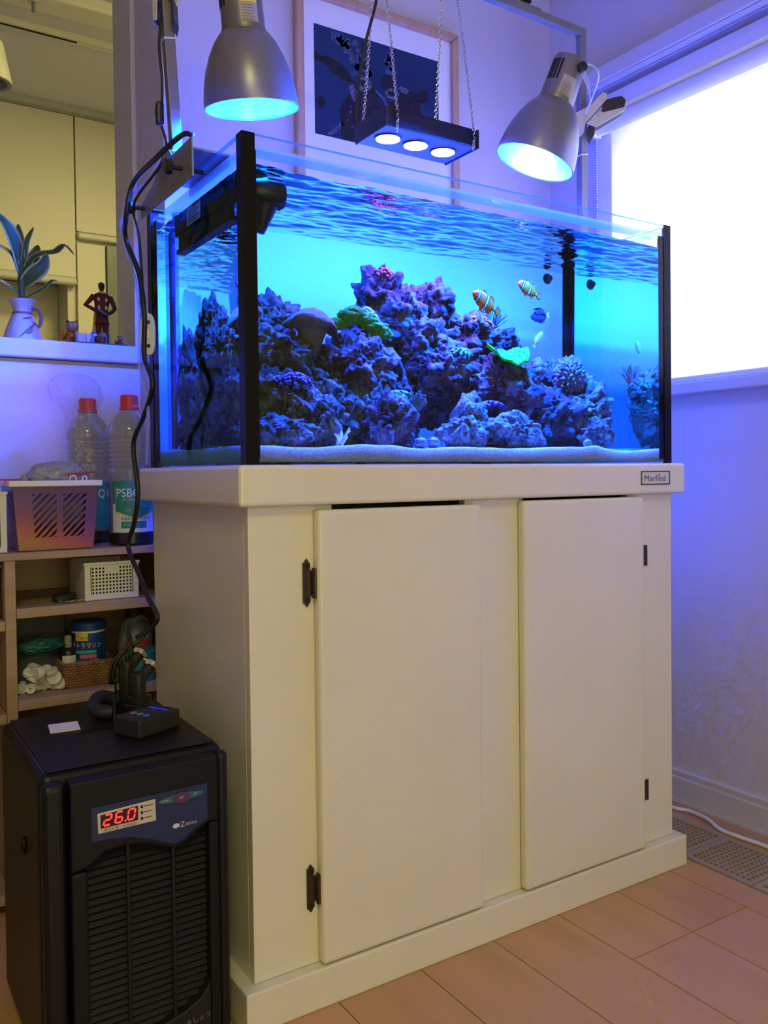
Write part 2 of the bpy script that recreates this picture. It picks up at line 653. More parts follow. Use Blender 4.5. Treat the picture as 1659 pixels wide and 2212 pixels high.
MB().box(0.4425, 0.566, 3.0, 3.019, 0.02, 1.855).build('door', M_kitchen, kc, bev=0.002)
part(MB().box(0.57, 0.95, 2.985, 3.019, 0.02, 1.855).build('door', mat('smoked_glass_door', (0.17, 0.20, 0.17), 0.3), kc, bev=0.002), 'grey green smoked panel')
MB().box(-1.2, 1.25, 2.96, 3.249, 2.421, 2.449).build('cornice_board', mat('cornice', (0.45, 0.45, 0.38), 0.5))
tag(bpy.data.objects['cornice_board'], 'grey cornice strip between kitchen cupboards and ceiling', 'cornice')
cb = thing('kitchen_shelf_niche', 'open cream niche under the wide kitchen cupboard', 'niche', (-0.3, 3.1, 1.2))
MB().box(0.405, 0.4415, 3.03, 3.249, 0.9, 1.695).build('side_panel', M_kitchen, cb)
MB().box(-1.2, 0.404, 3.235, 3.249, 0.9, 1.695).build('back_panel', M_kitchen, cb)
tr = thing('ceiling_track', 'white lighting track with a dark slot on the kitchen ceiling', 'track', (0.1, 2.3, 2.42))
MB().box(-1.2, 0.9, 2.282, 2.294, 2.425, 2.449).box(-1.2, 0.9, 2.306, 2.318, 2.425, 2.449).build('rail', M_kitchen, tr)
MB().box(-1.2, 0.30, 2.2945, 2.3055, 2.4235, 2.449).build('slot', M_dark, tr)
MB().box(0.30, 0.9, 2.2945, 2.3055, 2.428, 2.449).build('cover', M_kitchen, tr)
dw = thing('ceiling_beam', 'pale beam crossing the kitchen ceiling in front of the track', 'beam', (0, 2.0, 2.4))
MB().box(-1.2, 1.28, 1.98, 2.10, 2.40, 2.449).build('body', M_kitchen, dw, bev=0.01, seg=3)
hk = thing('ceiling_hook', 'small metal hook stud under the kitchen beam', 'hook', (0.10, 2.02, 2.4))
MB().cyl((0.10, 2.02, 2.40), (0.10, 2.02, 2.392), 0.014).build('plate', M_trimw, hk, smooth=40)
MB().cyl((0.10, 2.02, 2.3915), (0.10, 2.02, 2.36), 0.006).build('stud', M_grey, hk, smooth=40)
pl = thing('pendant_lamp', 'white cylindrical pendant lamp at the left edge in the kitchen', 'lamp', (-0.075, 1.8, 2.0))
MB().lathe([(0.030, 0.12), (0.034, 0.10), (0.055, 0.0), (0.067, -0.0), (0.069, 0.002), (0.045, 0.125), (0.03, 0.135)], (-0.075, 1.8, 2.0)).build('shade', mat('pendant_shade', (0.30, 0.28, 0.22), 0.5), pl, smooth=40)
MB().cyl((-0.075, 1.8, 2.125), (-0.075, 1.8, CEIL - 0.02), 0.004, n=8).build('cord', M_white, pl)
MB().cyl((-0.075, 1.8, CEIL - 0.02), (-0.075, 1.8, CEIL - 0.001), 0.04).build('canopy', M_white, pl, smooth=40)

# ------------------------------------------------------------------ framed underwater photograph
pf = thing('picture_frame', 'pine framed underwater photograph of divers on the wall', 'picture', (0.63, 0.655, 1.44))
FX0, FX1, FZ0, FZ1, FB = 0.398, 0.856, 1.445, 1.912, 0.021
for poly in (((FX0, FZ0), (FX1, FZ0), (FX1 - FB, FZ0 + FB), (FX0 + FB, FZ0 + FB)),
             ((FX1, FZ0), (FX1, FZ1), (FX1 - FB, FZ1 - FB), (FX1 - FB, FZ0 + FB)),
             ((FX1, FZ1), (FX0, FZ1), (FX0 + FB, FZ1 - FB), (FX1 - FB, FZ1 - FB)),
             ((FX0, FZ1), (FX0, FZ0), (FX0 + FB, FZ0 + FB), (FX0 + FB, FZ1 - FB))):
    MB().prism(poly, 0.638, 0.659).build('moulding', M_pine, pf, bev=0.004)
M_matb = mat('mat_board', (0.84, 0.84, 0.86), 0.8)
UX0, UX1, UZ0, UZ1 = 0.448, 0.797, 1.582, 1.834
MB().box(FX0 + FB, FX1 - FB, 0.650, 0.658, FZ0 + FB, FZ1 - FB).build('mat_board', M_matb, pf)
M_pr = mat('print_blue', (0.004, 0.022, 0.075), 0.35, col2=(0.007, 0.034, 0.105), scale=5)
M_pd = mat('print_dark', (0.006, 0.007, 0.016), 0.4, col2=(0.012, 0.013, 0.026), scale=60)
M_pb = mat('print_bubbles', (0.06, 0.11, 0.20), 0.4, col2=(0.010, 0.04, 0.12), scale=110)
M_pp = mat('print_pale', (0.14, 0.17, 0.24), 0.4, col2=(0.015, 0.02, 0.05), scale=150)
pr = MB().box(UX0, UX1, 0.6492, 0.6499, UZ0, UZ1).build('print', M_pr, pf)


def pshape(name, pts, m, lay):
    q = [(UX0 + u * (UX1 - UX0), UZ0 + v * (UZ1 - UZ0)) for u, v in pts]
    MB().prism(q, 0.6492 - 0.0003 * lay, 0.6492 - 0.0003 * (lay - 1)).build(name, m, pr)


def blob(cu, cv, ru, rv, n=18, j=0.12, rot=0.0, seed=0):
    rr = random.Random(seed)
    out = []
    for k in range(n):
        a = 2 * PI * k / n
        s = 1 + rr.uniform(-j, j)
        x, y = ru * s * math.cos(a), rv * s * math.sin(a)
        out.append((min(1, max(0, cu + x * math.cos(rot) - y * math.sin(rot))), min(1, max(0, cv + x * math.sin(rot) + y * math.cos(rot)))))
    return out


pshape('printed_fish', [(0.0, 0.755), (0.05, 0.72), (0.10, 0.735), (0.20, 0.70), (0.27, 0.62), (0.295, 0.565), (0.24, 0.545), (0.14, 0.60), (0.06, 0.665), (0.0, 0.675)], M_pd, 1)
rb0 = random.Random(21)
for k in range(46):
    t = rb0.random()
    u = 0.16 + 0.22 * t + rb0.gauss(0, 0.025 + 0.02 * t)
    v = 0.985 - 0.32 * t + rb0.gauss(0, 0.03)
    if 0.02 < u < 0.6 and v < 0.97:
        r_ = rb0.uniform(0.010, 0.036)
        pshape('printed_bubbles', blob(u, v, r_, r_ * 1.3, 9, 0.35, 0, k), M_pb if k % 3 else M_pp, 1 + k % 2)
for k in range(14):
    r_ = rb0.uniform(0.008, 0.022)
    pshape('printed_bubbles', blob(0.575 + rb0.gauss(0, 0.02), 0.74 + 0.24 * rb0.random() - r_, r_, r_ * 1.5, 8, 0.35, 0, k + 90), M_pb, 1)
pshape('printed_fish', blob(0.045, 0.30, 0.035, 0.055, 12, 0.2, 0, 9), M_pd, 1)
pshape('printed_diver', [(0.20, 0.0), (0.19, 0.22), (0.21, 0.34), (0.27, 0.45), (0.28, 0.56), (0.33, 0.60), (0.43, 0.60), (0.49, 0.50), (0.53, 0.40), (0.53, 0.0)], M_pd, 1)
pshape('printed_diver', [(0.50, 0.0), (0.52, 0.38), (0.55, 0.46), (0.64, 0.48), (0.68, 0.61), (0.74, 0.64), (0.80, 0.58), (0.84, 0.50), (0.85, 0.40), (0.90, 0.26), (1.0, 0.16), (1.0, 0.0)], M_pd, 2)
pshape('printed_head', blob(0.575, 0.64, 0.062, 0.085, 16, 0.06, 0, 3), M_pd, 3)
pshape('printed_arm', blob(0.865, 0.61, 0.05, 0.085, 16, 0.08, -0.5, 4), M_pd, 1)
pshape('printed_mask', blob(0.375, 0.575, 0.062, 0.075, 16, 0.12, 0, 6), M_pp, 2)
pshape('printed_mask', blob(0.375, 0.575, 0.028, 0.038, 12, 0.1, 0, 7), M_pd, 3)
pshape('printed_mask', blob(0.60, 0.55, 0.060, 0.05, 14, 0.15, 0.5, 8), M_pp, 4)
pshape('printed_mask', blob(0.60, 0.55, 0.035, 0.028, 12, 0.1, 0.5, 10), M_pd, 5)
pshape('printed_hand', blob(0.29, 0.46, 0.028, 0.075, 12, 0.25, 0.2, 11), M_pp, 2)
pshape('printed_leg', [(0.09, 0.02), (0.20, 0.16), (0.215, 0.15), (0.19, 0.10), (0.13, 0.02)], M_pp, 1)
pshape('printed_gloves', blob(0.70, 0.62, 0.045, 0.03, 12, 0.3, -0.4, 12), M_pp, 3)
for k in range(26):
    u_, v_ = rb0.uniform(0.24, 0.95), rb0.uniform(0.05, 0.5)
    pshape('printed_glint', blob(u_, v_ * (0.6 if u_ > 0.8 else 1), rb0.uniform(0.003, 0.012), rb0.uniform(0.006, 0.028), 7, 0.3, rb0.uniform(-1, 1), k + 200), M_pp if k % 4 == 0 else M_pb, 6)
pshape('printed_hose', [(0.46, 0.52), (0.52, 0.47), (0.55, 0.40), (0.57, 0.41), (0.54, 0.49), (0.47, 0.545)], M_pb, 6)
pshape('printed_arm', [(0.72, 0.60), (0.80, 0.55), (0.86, 0.56), (0.85, 0.62), (0.78, 0.63)], M_pd, 3)
pshape('printed_tank', blob(0.25, 0.22, 0.055, 0.11, 16, 0.04, 0.2, 14), M_pd, 3)

# ================================================================== CABINET
ZT = 0.809
cab = thing('aquarium_cabinet', 'cream painted wooden cabinet with two doors under the aquarium', 'cabinet', (0.45, 0.2, 0))
MB().box(-0.02, 0.92, -0.02, 0.46, 0.0, 0.06).build('plinth', M_cream, cab, bev=0.0025)
slab = MB().box(-0.02, 0.92, -0.0205, 0.465, 0.7495, ZT).build('top_slab', M_cream, cab, bev=0.006, seg=3)
MB().box(0.0, 0.018, 0.0185, 0.445, 0.0605, 0.749).build('side_panel', M_cream, cab)
MB().box(0.882, 0.90, 0.0185, 0.445, 0.0605, 0.749).build('side_panel', M_cream, cab)
MB().box(0.0185, 0.8815, 0.43, 0.445, 0.0605, 0.749).build('back_panel', M_cream, cab)
MB().box(0.0185, 0.8815, 0.019, 0.429, 0.0605, 0.078).build('bottom_panel', M_cream, cab)
for x0, x1 in ((0.0, 0.135), (0.385, 0.5125), (0.775, 0.90)):
    MB().box(x0, x1, 0.0, 0.018, 0.0605, 0.749).build('stile', M_cream, cab, bev=0.0012)
for x0, x1 in ((0.1355, 0.3845), (0.513, 0.7745)):
    MB().box(x0, x1, 0.0, 0.018, 0.0605, 0.11).build('rail', M_cream, cab)


def hinge(door, x, zc):
    """surface hinge: shaped leaf on the stile, pressed wing and knuckle"""
    o = [(-0.0065, 0.030), (-0.0035, 0.031), (-0.002, 0.0345), (0.0, 0.036), (0.002, 0.0345), (0.0035, 0.031), (0.006, 0.029), (0.006, 0.022),
         (0.001, 0.018), (0.001, -0.018), (0.006, -0.022), (0.006, -0.029), (0.0035, -0.031), (0.002, -0.0345), (0.0, -0.036),
         (-0.002, -0.0345), (-0.0035, -0.031), (-0.0065, -0.030)]
    h = MB().prism([(x + a, zc + b) for a, b in o], -0.0025, -0.0004).build('hinge_leaf', M_bronze, door, bev=0.0005)
    w_ = [(0.001, 0.0195), (0.006, 0.0195), (0.008, 0.014), (0.010, 0.012), (0.010, -0.012), (0.008, -0.014), (0.007, -0.0195), (0.001, -0.0195)]
    MB().prism([(x + a, zc + b) for a, b in w_], -0.0050, -0.0026).build('hinge_wing', M_bronze, door, bev=0.0006)
    for z0, z1 in ((-0.0225, -0.0142), (-0.0138, 0.0132), (0.0136, 0.0222)):
        MB().cyl((x + 0.0105, -0.0085, zc + z0), (x + 0.0105, -0.0085, zc + z1), 0.0044, n=16).build('hinge_knuckle', M_bronze, door, smooth=40)
    for dz in (0.0258, -0.0258):
        MB().lathe([(0.0029, 0), (0.0029, 0.0008), (0.001, 0.0014)], (x, -0.0025, zc + dz), (0, -1, 0), 12).build('screw', M_dark, door, smooth=40)


d1 = MB().box(0.1015, 0.404, -0.0195, -0.0006, 0.0625, 0.742).build('door', M_cream, cab, bev=0.006, seg=3)
hinge(d1, 0.0905, 0.6335)
hinge(d1, 0.0905, 0.1760)
d2 = MB().box(0.4975, 0.8015, -0.0195, -0.0006, 0.0625, 0.745).build('door', M_cream, cab, bev=0.006, seg=3)
for zc in (0.629, 0.167):
    MB().box(0.803, 0.8278, -0.0025, -0.0004, zc - 0.020, zc + 0.020).build('hinge_leaf', M_bronze, d2)
    MB().cyl((0.8055, -0.0085, zc - 0.018), (0.8055, -0.0085, zc + 0.018), 0.0036, n=12).build('hinge_knuckle', M_bronze, d2, smooth=40)
# name plate
M_plate = mat('plate_face', (0.66, 0.64, 0.58), 0.4)
M_pline = mat('plate_line', (0.075, 0.055, 0.065), 0.4)
npl = MB().box(0.7895, 0.8720, -0.0215, -0.0207, 0.7672, 0.7943).build('name_plate', M_plate, cab)
mb = MB()
for b in ((0.7895, 0.8720, 0.7919, 0.7943), (0.7895, 0.8720, 0.7672, 0.7696), (0.7895, 0.7922, 0.7696, 0.7919), (0.8693, 0.8720, 0.7696, 0.7919)):
    mb.box(b[0], b[1], -0.0222, -0.0216, b[2], b[3])
mb.build('plate_border', M_pline, npl)
text('plate_lettering', 'Marfied', 0.0165, T(0.7975, -0.0219, 0.7745), M_pline, npl, sx=1.22)
MB().prism([(0.8385, 0.7835), (0.8370, 0.7860), (0.8385, 0.7885), (0.8410, 0.7895), (0.8425, 0.7875), (0.8428, 0.7850), (0.8410, 0.7835)], -0.0222, -0.0217).build('plate_flame', mat('plate_flame', (0.30, 0.28, 0.26), 0.5), npl)

# ================================================================== AQUARIUM
ZR = 1.281
ZW = 1.240
tank = thing('aquarium', 'rectangular glass aquarium with black corner strips on the cabinet', 'aquarium', (0.45, 0.225, ZT))


def pane(x0, x1, y0, y1, z0, z1, name='glass_pane', gm=None):
    mb = MB().box(x0, x1, y0, y1, z0, z1)
    mb.b.faces.ensure_lookup_table()
    mb.b.faces[1].material_index = 1
    return mb.build(name, [gm or M_glass, M_gedge], tank)


G = 0.008
GB = 0.003
pane(0.0, 0.9, 0.0, G, ZT, ZR)
pane(0.0, 0.9, 0.45 - G, 0.45, ZT, ZR)
pane(0.0, G, G, 0.45 - G, ZT, ZR, gm=M_glass_side)
pane(0.9 - G, 0.9, G, 0.45 - G, ZT, ZR)
MB().box(G, 0.9 - G, G, 0.45 - G, ZT, ZT + GB).build('bottom_pane', M_glass, tank)
for b in ((G, 0.9 - G, G, 0.040), (G, 0.9 - G, 0.410, 0.45 - G), (G, 0.032, 0.0405, 0.4095), (0.868, 0.9 - G, 0.0405, 0.4095)):
    MB().box(*b, 1.262, 1.267).build('glass_brace', thin('brace_glass', (0.80, 0.93, 0.97), haze=(0.5, 0.8, 0.9), hazef=0.30), tank)
M_strip = mat('black_trim', (0.004, 0.004, 0.005), 0.45, spec=0.15)
e = 0.0012
for sx, sy in ((0, 0), (1, 0), (0, 1), (1, 1)):
    mb = MB()
    X = (lambda v: v) if not sx else (lambda v: 0.9 - v)
    Y = (lambda v: v) if not sy else (lambda v: 0.45 - v)
    po = [(-e, -e), (0.0185, -e), (0.0185, 0), (0, 0), (0, 0.020), (-e, 0.020)]
    ring0 = [(X(x), Y(y), ZT + 0.0005) for x, y in po]
    ring1 = [(X(x), Y(y), ZR + 0.0005) for x, y in po]
    mb.rings([ring0, ring1])
    mb.build('corner_strip', M_strip, tank)
    # dark silicone seam inside the corner
    MB().prism([(X(0.0082), 0), (X(0.0240), 0), (X(0.0240), 0.0012), (X(0.0094), 0.0012), (X(0.0094), 0.0158), (X(0.0082), 0.0158)], ZT + 0.009, ZR - 0.02,
               Matrix(((1, 0, 0, 0), (0, 0, 1 if not sy else -1, Y(0.0082)), (0, 1, 0, 0), (0, 0, 0, 1)))).build('silicone_seam', M_strip, tank)

# water: wavy surface, flat sides; the front face bends the view like the real tank
M_wtop = thin('water_surface', (0.86, 0.96, 1.0), ior=1.33, front_only=False, rough=0.01)
M_wside = refractive('water_side', (0.26, 0.95, 1.0), 1.335)
M_wfront = refractive('water_front', (0.85, 0.98, 1.0), 1.335, False)
M_wleft = refractive('water_left', (0.55, 0.95, 1.0), 1.335, False)
WX0, WX1, WY0_, WY1_ = G + 0.0004, 0.9 - G - 0.0004, G + 0.0004, 0.45 - G - 0.0004


def wave(x, y):
    n1 = noise.noise(V((x * 9, y * 16, 0.3)))
    n2 = noise.noise(V((x * 26 + 3, y * 48, 1.7)))
    n3 = noise.noise(V((x * 70, y * 130 + 5, 2.9)))
    return 0.0030 * n1 + 0.0022 * n2 + 0.0008 * n3


wb = bmesh.new()
NX, NY = 200, 110
gv = [[wb.verts.new((WX0 + (WX1 - WX0) * i / NX, WY0_ + (WY1_ - WY0_) * j / NY, 0)) for i in range(NX + 1)] for j in range(NY + 1)]
for row in gv:
    for v in row:
        v.co.z = ZW + wave(v.co.x, v.co.y)
for j in range(NY):
    for i in range(NX):
        f = wb.faces.new((gv[j][i], gv[j][i + 1], gv[j + 1][i + 1], gv[j + 1][i]))
        f.smooth = True
ZB = ZT + GB + 0.0004


def side(vs, mi):
    lo = [wb.verts.new((v.co.x, v.co.y, ZB)) for v in vs]
    up_ = [wb.verts.new(v.co) for v in vs]
    for k in range(len(vs) - 1):
        f = wb.faces.new((lo[k], lo[k + 1], up_[k + 1], up_[k]))
        f.material_index = mi


side(gv[0], 1)
side([r[-1] for r in gv], 2)
side(gv[-1][::-1], 2)
side([r[0] for r in gv][::-1], 3)
f = wb.faces.new([wb.verts.new(p) for p in ((WX0, WY0_, ZB), (WX0, WY1_, ZB), (WX1, WY1_, ZB), (WX1, WY0_, ZB))])
f.material_index = 2
wme = bpy.data.meshes.new('water')
wb.to_mesh(wme)
wb.free()
for x in (M_wtop, M_wfront, M_wside, M_wleft):
    wme.materials.append(x)
wo = bpy.data.objects.new('water', wme)
COL.objects.link(wo)
tag(wo, 'clear blue-lit sea water with rippled surface filling the aquarium', 'water', kind='stuff')

# sand bed
sb = MB()
M_sand = mat('coral_sand', (0.66, 0.62, 0.55), 0.9, col2=(0.42, 0.38, 0.34), scale=420, bump=0.6, bscale=500)
_b = M_sand.node_tree.nodes['Principled BSDF']
_b.inputs['Subsurface Weight'].default_value = 1.0
_b.inputs['Subsurface Radius'].default_value = (1.0, 1.0, 1.0)
_b.inputs['Subsurface Scale'].default_value = 0.035
SX0, SX1, SY0, SY1 = WX0 + 0.0005, WX1 - 0.0005, WY0_ + 0.0005, WY1_ - 0.0005


def sandz(x, y):
    z = ZT + 0.0275 + 0.006 * noise.noise(V((x * 7, y * 6, 4.2))) + 0.0025 * noise.noise(V((x * 22, y * 20, 1.2)))
    z += 0.012 * max(0, y - 0.05) + 0.004 * math.exp(-((x - 0.70) / 0.02) ** 2 - ((y - 0.01) / 0.03) ** 2)
    return z


NX, NY = 110, 54
sv = [[sb.b.verts.new((SX0 + (SX1 - SX0) * i / NX, SY0 + (SY1 - SY0) * j / NY, 0)) for i in range(NX + 1)] for j in range(NY + 1)]
for r in sv:
    for v in r:
        v.co.z = sandz(v.co.x, v.co.y)
for j in range(NY):
    for i in range(NX):
        sb.b.faces.new((sv[j][i], sv[j][i + 1], sv[j + 1][i + 1], sv[j + 1][i])).smooth = True
for vs in (sv[0], [r[-1] for r in sv], sv[-1][::-1], [r[0] for r in sv][::-1]):
    lo = [sb.b.verts.new((v.co.x, v.co.y, ZB + 0.0005)) for v in vs]
    up_ = [sb.b.verts.new(v.co) for v in vs]
    for k in range(len(vs) - 1):
        sb.b.faces.new((lo[k], lo[k + 1], up_[k + 1], up_[k]))
tag(sb.build('sand', M_sand, fix=False), 'pale coral sand bed with gentle ridges on the aquarium floor', 'sand', kind='stuff')


# ------------------------------------------------------------------ live rock
def rock_mat(name, a, b, c):
    if name in MATS:
        return MATS[name]
    m = bpy.data.materials.new(name)
    m.use_nodes = True
    nt = m.node_tree
    N = nt.nodes
    bs = N['Principled BSDF']
    bs.inputs['Roughness'].default_value = 0.85
    tc = N.new('ShaderNodeTexCoord')
    n1 = N.new('ShaderNodeTexNoise')
    n1.inputs['Scale'].default_value = 34
    n1.inputs['Detail'].default_value = 6
    n2 = N.new('ShaderNodeTexNoise')
    n2.inputs['Scale'].default_value = 190
    n2.inputs['Detail'].default_value = 8
    n2.inputs['Roughness'].default_value = 0.68
    oi = N.new('ShaderNodeObjectInfo')
    va = N.new('ShaderNodeVectorMath')
    va.operation = 'ADD'
    nt.links.new(tc.outputs['Object'], va.inputs[0])
    nt.links.new(oi.outputs['Random'], va.inputs[1])
    cr_ = N.new('ShaderNodeValToRGB')
    el = cr_.color_ramp.elements
    el[0].position, el[0].color = 0.36, (*a, 1)
    el[1].position, el[1].color = 0.64, (*c, 1)
    x = el.new(0.5)
    x.color = (*b, 1)
    for n in (n1, n2):
        nt.links.new(va.outputs[0], n.inputs['Vector'])
    nt.links.new(n1.outputs['Fac'], cr_.inputs[0])
    mx = N.new('ShaderNodeMix')  # crevice shade put into the colour: low spots of the bump noise darkened
    mx.data_type = 'RGBA'
    mx.blend_type = 'MULTIPLY'
    mx.inputs['Factor'].default_value = 0.9
    mr = N.new('ShaderNodeMapRange')
    mr.inputs['From Min'].default_value = 0.3
    mr.inputs['From Max'].default_value = 0.6
    mr.inputs['To Min'].default_value = 0.12
    mr.inputs['To Max'].default_value = 1.15
    nt.links.new(n2.outputs['Fac'], mr.inputs[0])
    nt.links.new(cr_.outputs[0], mx.inputs['A'])
    nt.links.new(mr.outputs[0], mx.inputs['B'])
    nt.links.new(mx.outputs['Result'], bs.inputs['Base Color'])
    bp = N.new('ShaderNodeBump')
    bp.inputs['Strength'].default_value = 1.0
    bp.inputs['Distance'].default_value = 0.007
    nt.links.new(n2.outputs['Fac'], bp.inputs['Height'])
    nt.links.new(bp.outputs[0], bs.inputs['Normal'])
    MATS[name] = m
    return m


RK_P = rock_mat('rock_purple', (0.05, 0.014, 0.022), (0.13, 0.055, 0.062), (0.26, 0.19, 0.17))
RK_B = rock_mat('rock_brown', (0.035, 0.028, 0.010), (0.10, 0.085, 0.035), (0.20, 0.18, 0.10))
RK_G = rock_mat('rock_grey', (0.035, 0.032, 0.024), (0.11, 0.105, 0.075), (0.25, 0.245, 0.19))
RK_W = rock_mat('rock_white', (0.07, 0.07, 0.06), (0.20, 0.20, 0.17), (0.36, 0.36, 0.31))
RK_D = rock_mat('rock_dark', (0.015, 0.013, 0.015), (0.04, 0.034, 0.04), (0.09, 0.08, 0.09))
RK_GR = rock_mat('coral_moss', (0.05, 0.20, 0.04), (0.12, 0.42, 0.10), (0.28, 0.65, 0.22))


def craggy(mb, c, rad, seed, sub=6, amp=1.0, knob=1.0):
    """ellipsoid pushed in and out by several octaves of noise, with pits"""
    c = V(c)
    s = V((seed * 3.17, seed * 1.31, seed * 2.73))
    d = bmesh.ops.create_icosphere(mb.b, subdivisions=sub, radius=1)
    R = (rad[0] + rad[1] + rad[2]) / 3
    for v in d['verts']:
        p = v.co.copy()
        q = V((p.x * rad[0], p.y * rad[1], p.z * rad[2]))
        w_ = q / R
        a = noise.noise(w_ * 1.3 + s) * 0.30 + noise.noise(w_ * 2.9 + s) * 0.22
        b = (abs(noise.noise(q * 44 + s)) - 0.22) * 0.36 * knob + (abs(noise.noise(q * 105 + s)) - 0.2) * 0.18 * knob
        e_ = noise.noise(q * 210 + s) * 0.06
        vd = noise.voronoi(q * 75 + s)[0][0]
        pit = -0.13 * max(0, 0.30 - vd) / 0.30 * knob
        v.co = c + q * (1 + (a + b + e_ + pit) * amp)
    for f in {f for v in d['verts'] for f in v.link_faces}:
        f.smooth = True
        f.material_index = mb.mi
    return mb


ROCKS = [
    (0.131, 0.270, 1.035, 0.042, 0.052, RK_B, 'bluish rock standing highest at the near left corner'),
    (0.110, 0.205, 0.985, 0.066, 0.042, RK_B, 'brown mossy rock under the leather coral'),
    (0.088, 0.145, 0.915, 0.052, 0.044, RK_B, 'grey brown rock below the mossy rock near the left strip'),
    (0.132, 0.130, 0.893, 0.046, 0.034, RK_G, 'grey knobbly rock below the violet polyps'),
    (0.152, 0.095, 0.868, 0.036, 0.042, RK_G, 'pale rock above the white coral rubble'),
    (0.085, 0.080, 0.853, 0.052, 0.028, RK_G, 'low pale rock on the sand beside the left strip'),
    (0.188, 0.175, 0.938, 0.034, 0.026, RK_B, 'small rock to the right of the violet polyps'),
    (0.261, 0.200, 0.975, 0.064, 0.050, RK_P, 'lavender boulder under the green mossy coral'),
    (0.351, 0.300, 1.115, 0.040, 0.050, RK_P, 'purple rock forming the highest peak of the reef'),
    (0.384, 0.282, 1.078, 0.042, 0.055, RK_P, 'purple rock leaning right below the peak'),
    (0.467, 0.282, 1.115, 0.031, 0.036, RK_P, 'pale purple knob right of the peak'),
    (0.434, 0.310, 1.098, 0.038, 0.038, RK_P, 'dark purple rock between the peak and the pale knob'),
    (0.318, 0.272, 1.040, 0.043, 0.036, RK_D, 'dark rock wedged behind the green mossy coral'),
    (0.425, 0.250, 1.028, 0.056, 0.044, RK_P, 'lilac rock on top of the central overhang'),
    (0.453, 0.222, 0.990, 0.070, 0.040, RK_P, 'broad lilac slab of the central overhang'),
    (0.451, 0.275, 0.945, 0.078, 0.052, RK_D, 'large dark rock in the shade of the overhang'),
    (0.536, 0.275, 1.062, 0.054, 0.036, RK_P, 'violet rock carrying the red coral'),
    (0.612, 0.282, 1.046, 0.046, 0.030, RK_D, 'dark blue rock sloping down towards the fishes'),
    (0.280, 0.092, 0.872, 0.040, 0.044, RK_P, 'purple white rock in front standing on the sand'),
    (0.258, 0.172, 0.900, 0.052, 0.052, RK_G, 'shaded grey rock under the lavender boulder'),
    (0.206, 0.155, 0.888, 0.042, 0.046, RK_B, 'shaded brown rock in the gap left of centre'),
    (0.566, 0.192, 0.948, 0.078, 0.056, RK_P, 'big purple boulder under the green plate coral'),
    (0.453, 0.102, 0.895, 0.029, 0.034, RK_W, 'pale clam shaped rock with a frilled edge'),
    (0.425, 0.082, 0.864, 0.044, 0.024, RK_W, 'whitish low rock below the clam shaped rock'),
    (0.545, 0.092, 0.868, 0.056, 0.028, RK_W, 'whitish branching rock in front of the purple boulder'),
    (0.715, 0.240, 0.950, 0.052, 0.046, RK_D, 'dark rock left of the frilly coral'),
    (0.700, 0.200, 0.898, 0.070, 0.054, RK_D, 'large dark rock low in the right pile'),
    (0.779, 0.200, 0.912, 0.062, 0.054, RK_G, 'knobbly grey rock at the right end of the reef'),
    (0.770, 0.120, 0.868, 0.036, 0.030, RK_G, 'small grey rock on the sand at the right end'),
    (0.720, 0.300, 0.995, 0.030, 0.030, RK_G, 'small grey rock behind the green plate coral'),
    (0.804, 0.225, 0.962, 0.038, 0.030, RK_G, 'pitted rock beside the frilly coral'),
    (0.150, 0.240, 0.890, 0.060, 0.060, RK_D, 'dark rock deep inside the left pile'),
    (0.335, 0.235, 0.905, 0.050, 0.075, RK_D, 'dark rock deep in the middle of the reef'),
    (0.640, 0.275, 0.905, 0.060, 0.065, RK_D, 'dark rock behind the big purple boulder'),
    (0.100, 0.330, 0.960, 0.045, 0.075, RK_G, 'tall grey rock at the back of the left pile'),
    (0.065, 0.250, 0.890, 0.040, 0.060, RK_G, 'grey rock facing the left glass'),
    (0.120, 0.350, 0.860, 0.060, 0.035, RK_G, 'low grey rock at the back left'),
]
for i, (x, y, z, rx, rz, m_, lab) in enumerate(ROCKS):
    mb = MB()
    ry = 0.5 * (rx + rz) * 1.08
    craggy(mb, (x, y, z), (rx * 1.10, min(ry, y - 0.03), rz * 1.12), i + 1, 6 if rx > 0.033 else 5)
    o = mb.build('live_rock', m_, org=(x, y, z), fix=False)
    tag(o, lab, 'rock', 'live rocks of the reef')

# ------------------------------------------------------------------ corals
rr = random.Random(3)
# toadstool leather coral
M_leather = mat('leather_coral', (0.20, 0.12, 0.06), 0.85, col2=(0.16, 0.10, 0.05), scale=40, bump=0.5, bscale=700)
lc = thing('leather_coral', 'mauve toadstool leather coral with a folded cap', 'coral', (0.172, 0.19, 1.0))
mb = MB()
rg = []
for k in range(9):
    t = k / 8
    r = 0.016 + 0.004 * t + 0.016 * t ** 2.2
    rg.append([V((0.172 + 0.004 * t, 0.19, 0.995 + 0.052 * t)) + V((math.cos(a) * r, math.sin(a) * r * 0.8, 0)) for a in [2 * PI * q / 28 for q in range(28)]])
mb.rings(rg)
mb.build('stalk', M_leather, lc, smooth=180)
mb = MB()
d = bmesh.ops.create_icosphere(mb.b, subdivisions=6, radius=1)
for v in d['verts']:
    p = v.co.copy()
    th = 0.0125 + 0.0035 * math.cos(3 * p.x + 0.4)                      # plumper at both ends
    x_ = p.x * (0.050 + 0.004 * math.sin(4 * p.y))
    z_ = p.z * th + 0.013 - 0.030 * max(0.0, p.x) ** 2.2 - 0.016 * max(0.0, -p.x) ** 2.5 + 0.006 * math.sin(3.1 * p.x + 2 * p.y)
    z_ += 0.0022 * noise.noise(p * 4)
    y_ = p.y * 0.034 * (1 + 0.10 * math.sin(5 * p.x))
    v.co = V((0.174 + x_, 0.185 + y_, 1.040 + z_ - 0.10 * x_))
mb.build('cap', M_leather, lc, smooth=180)

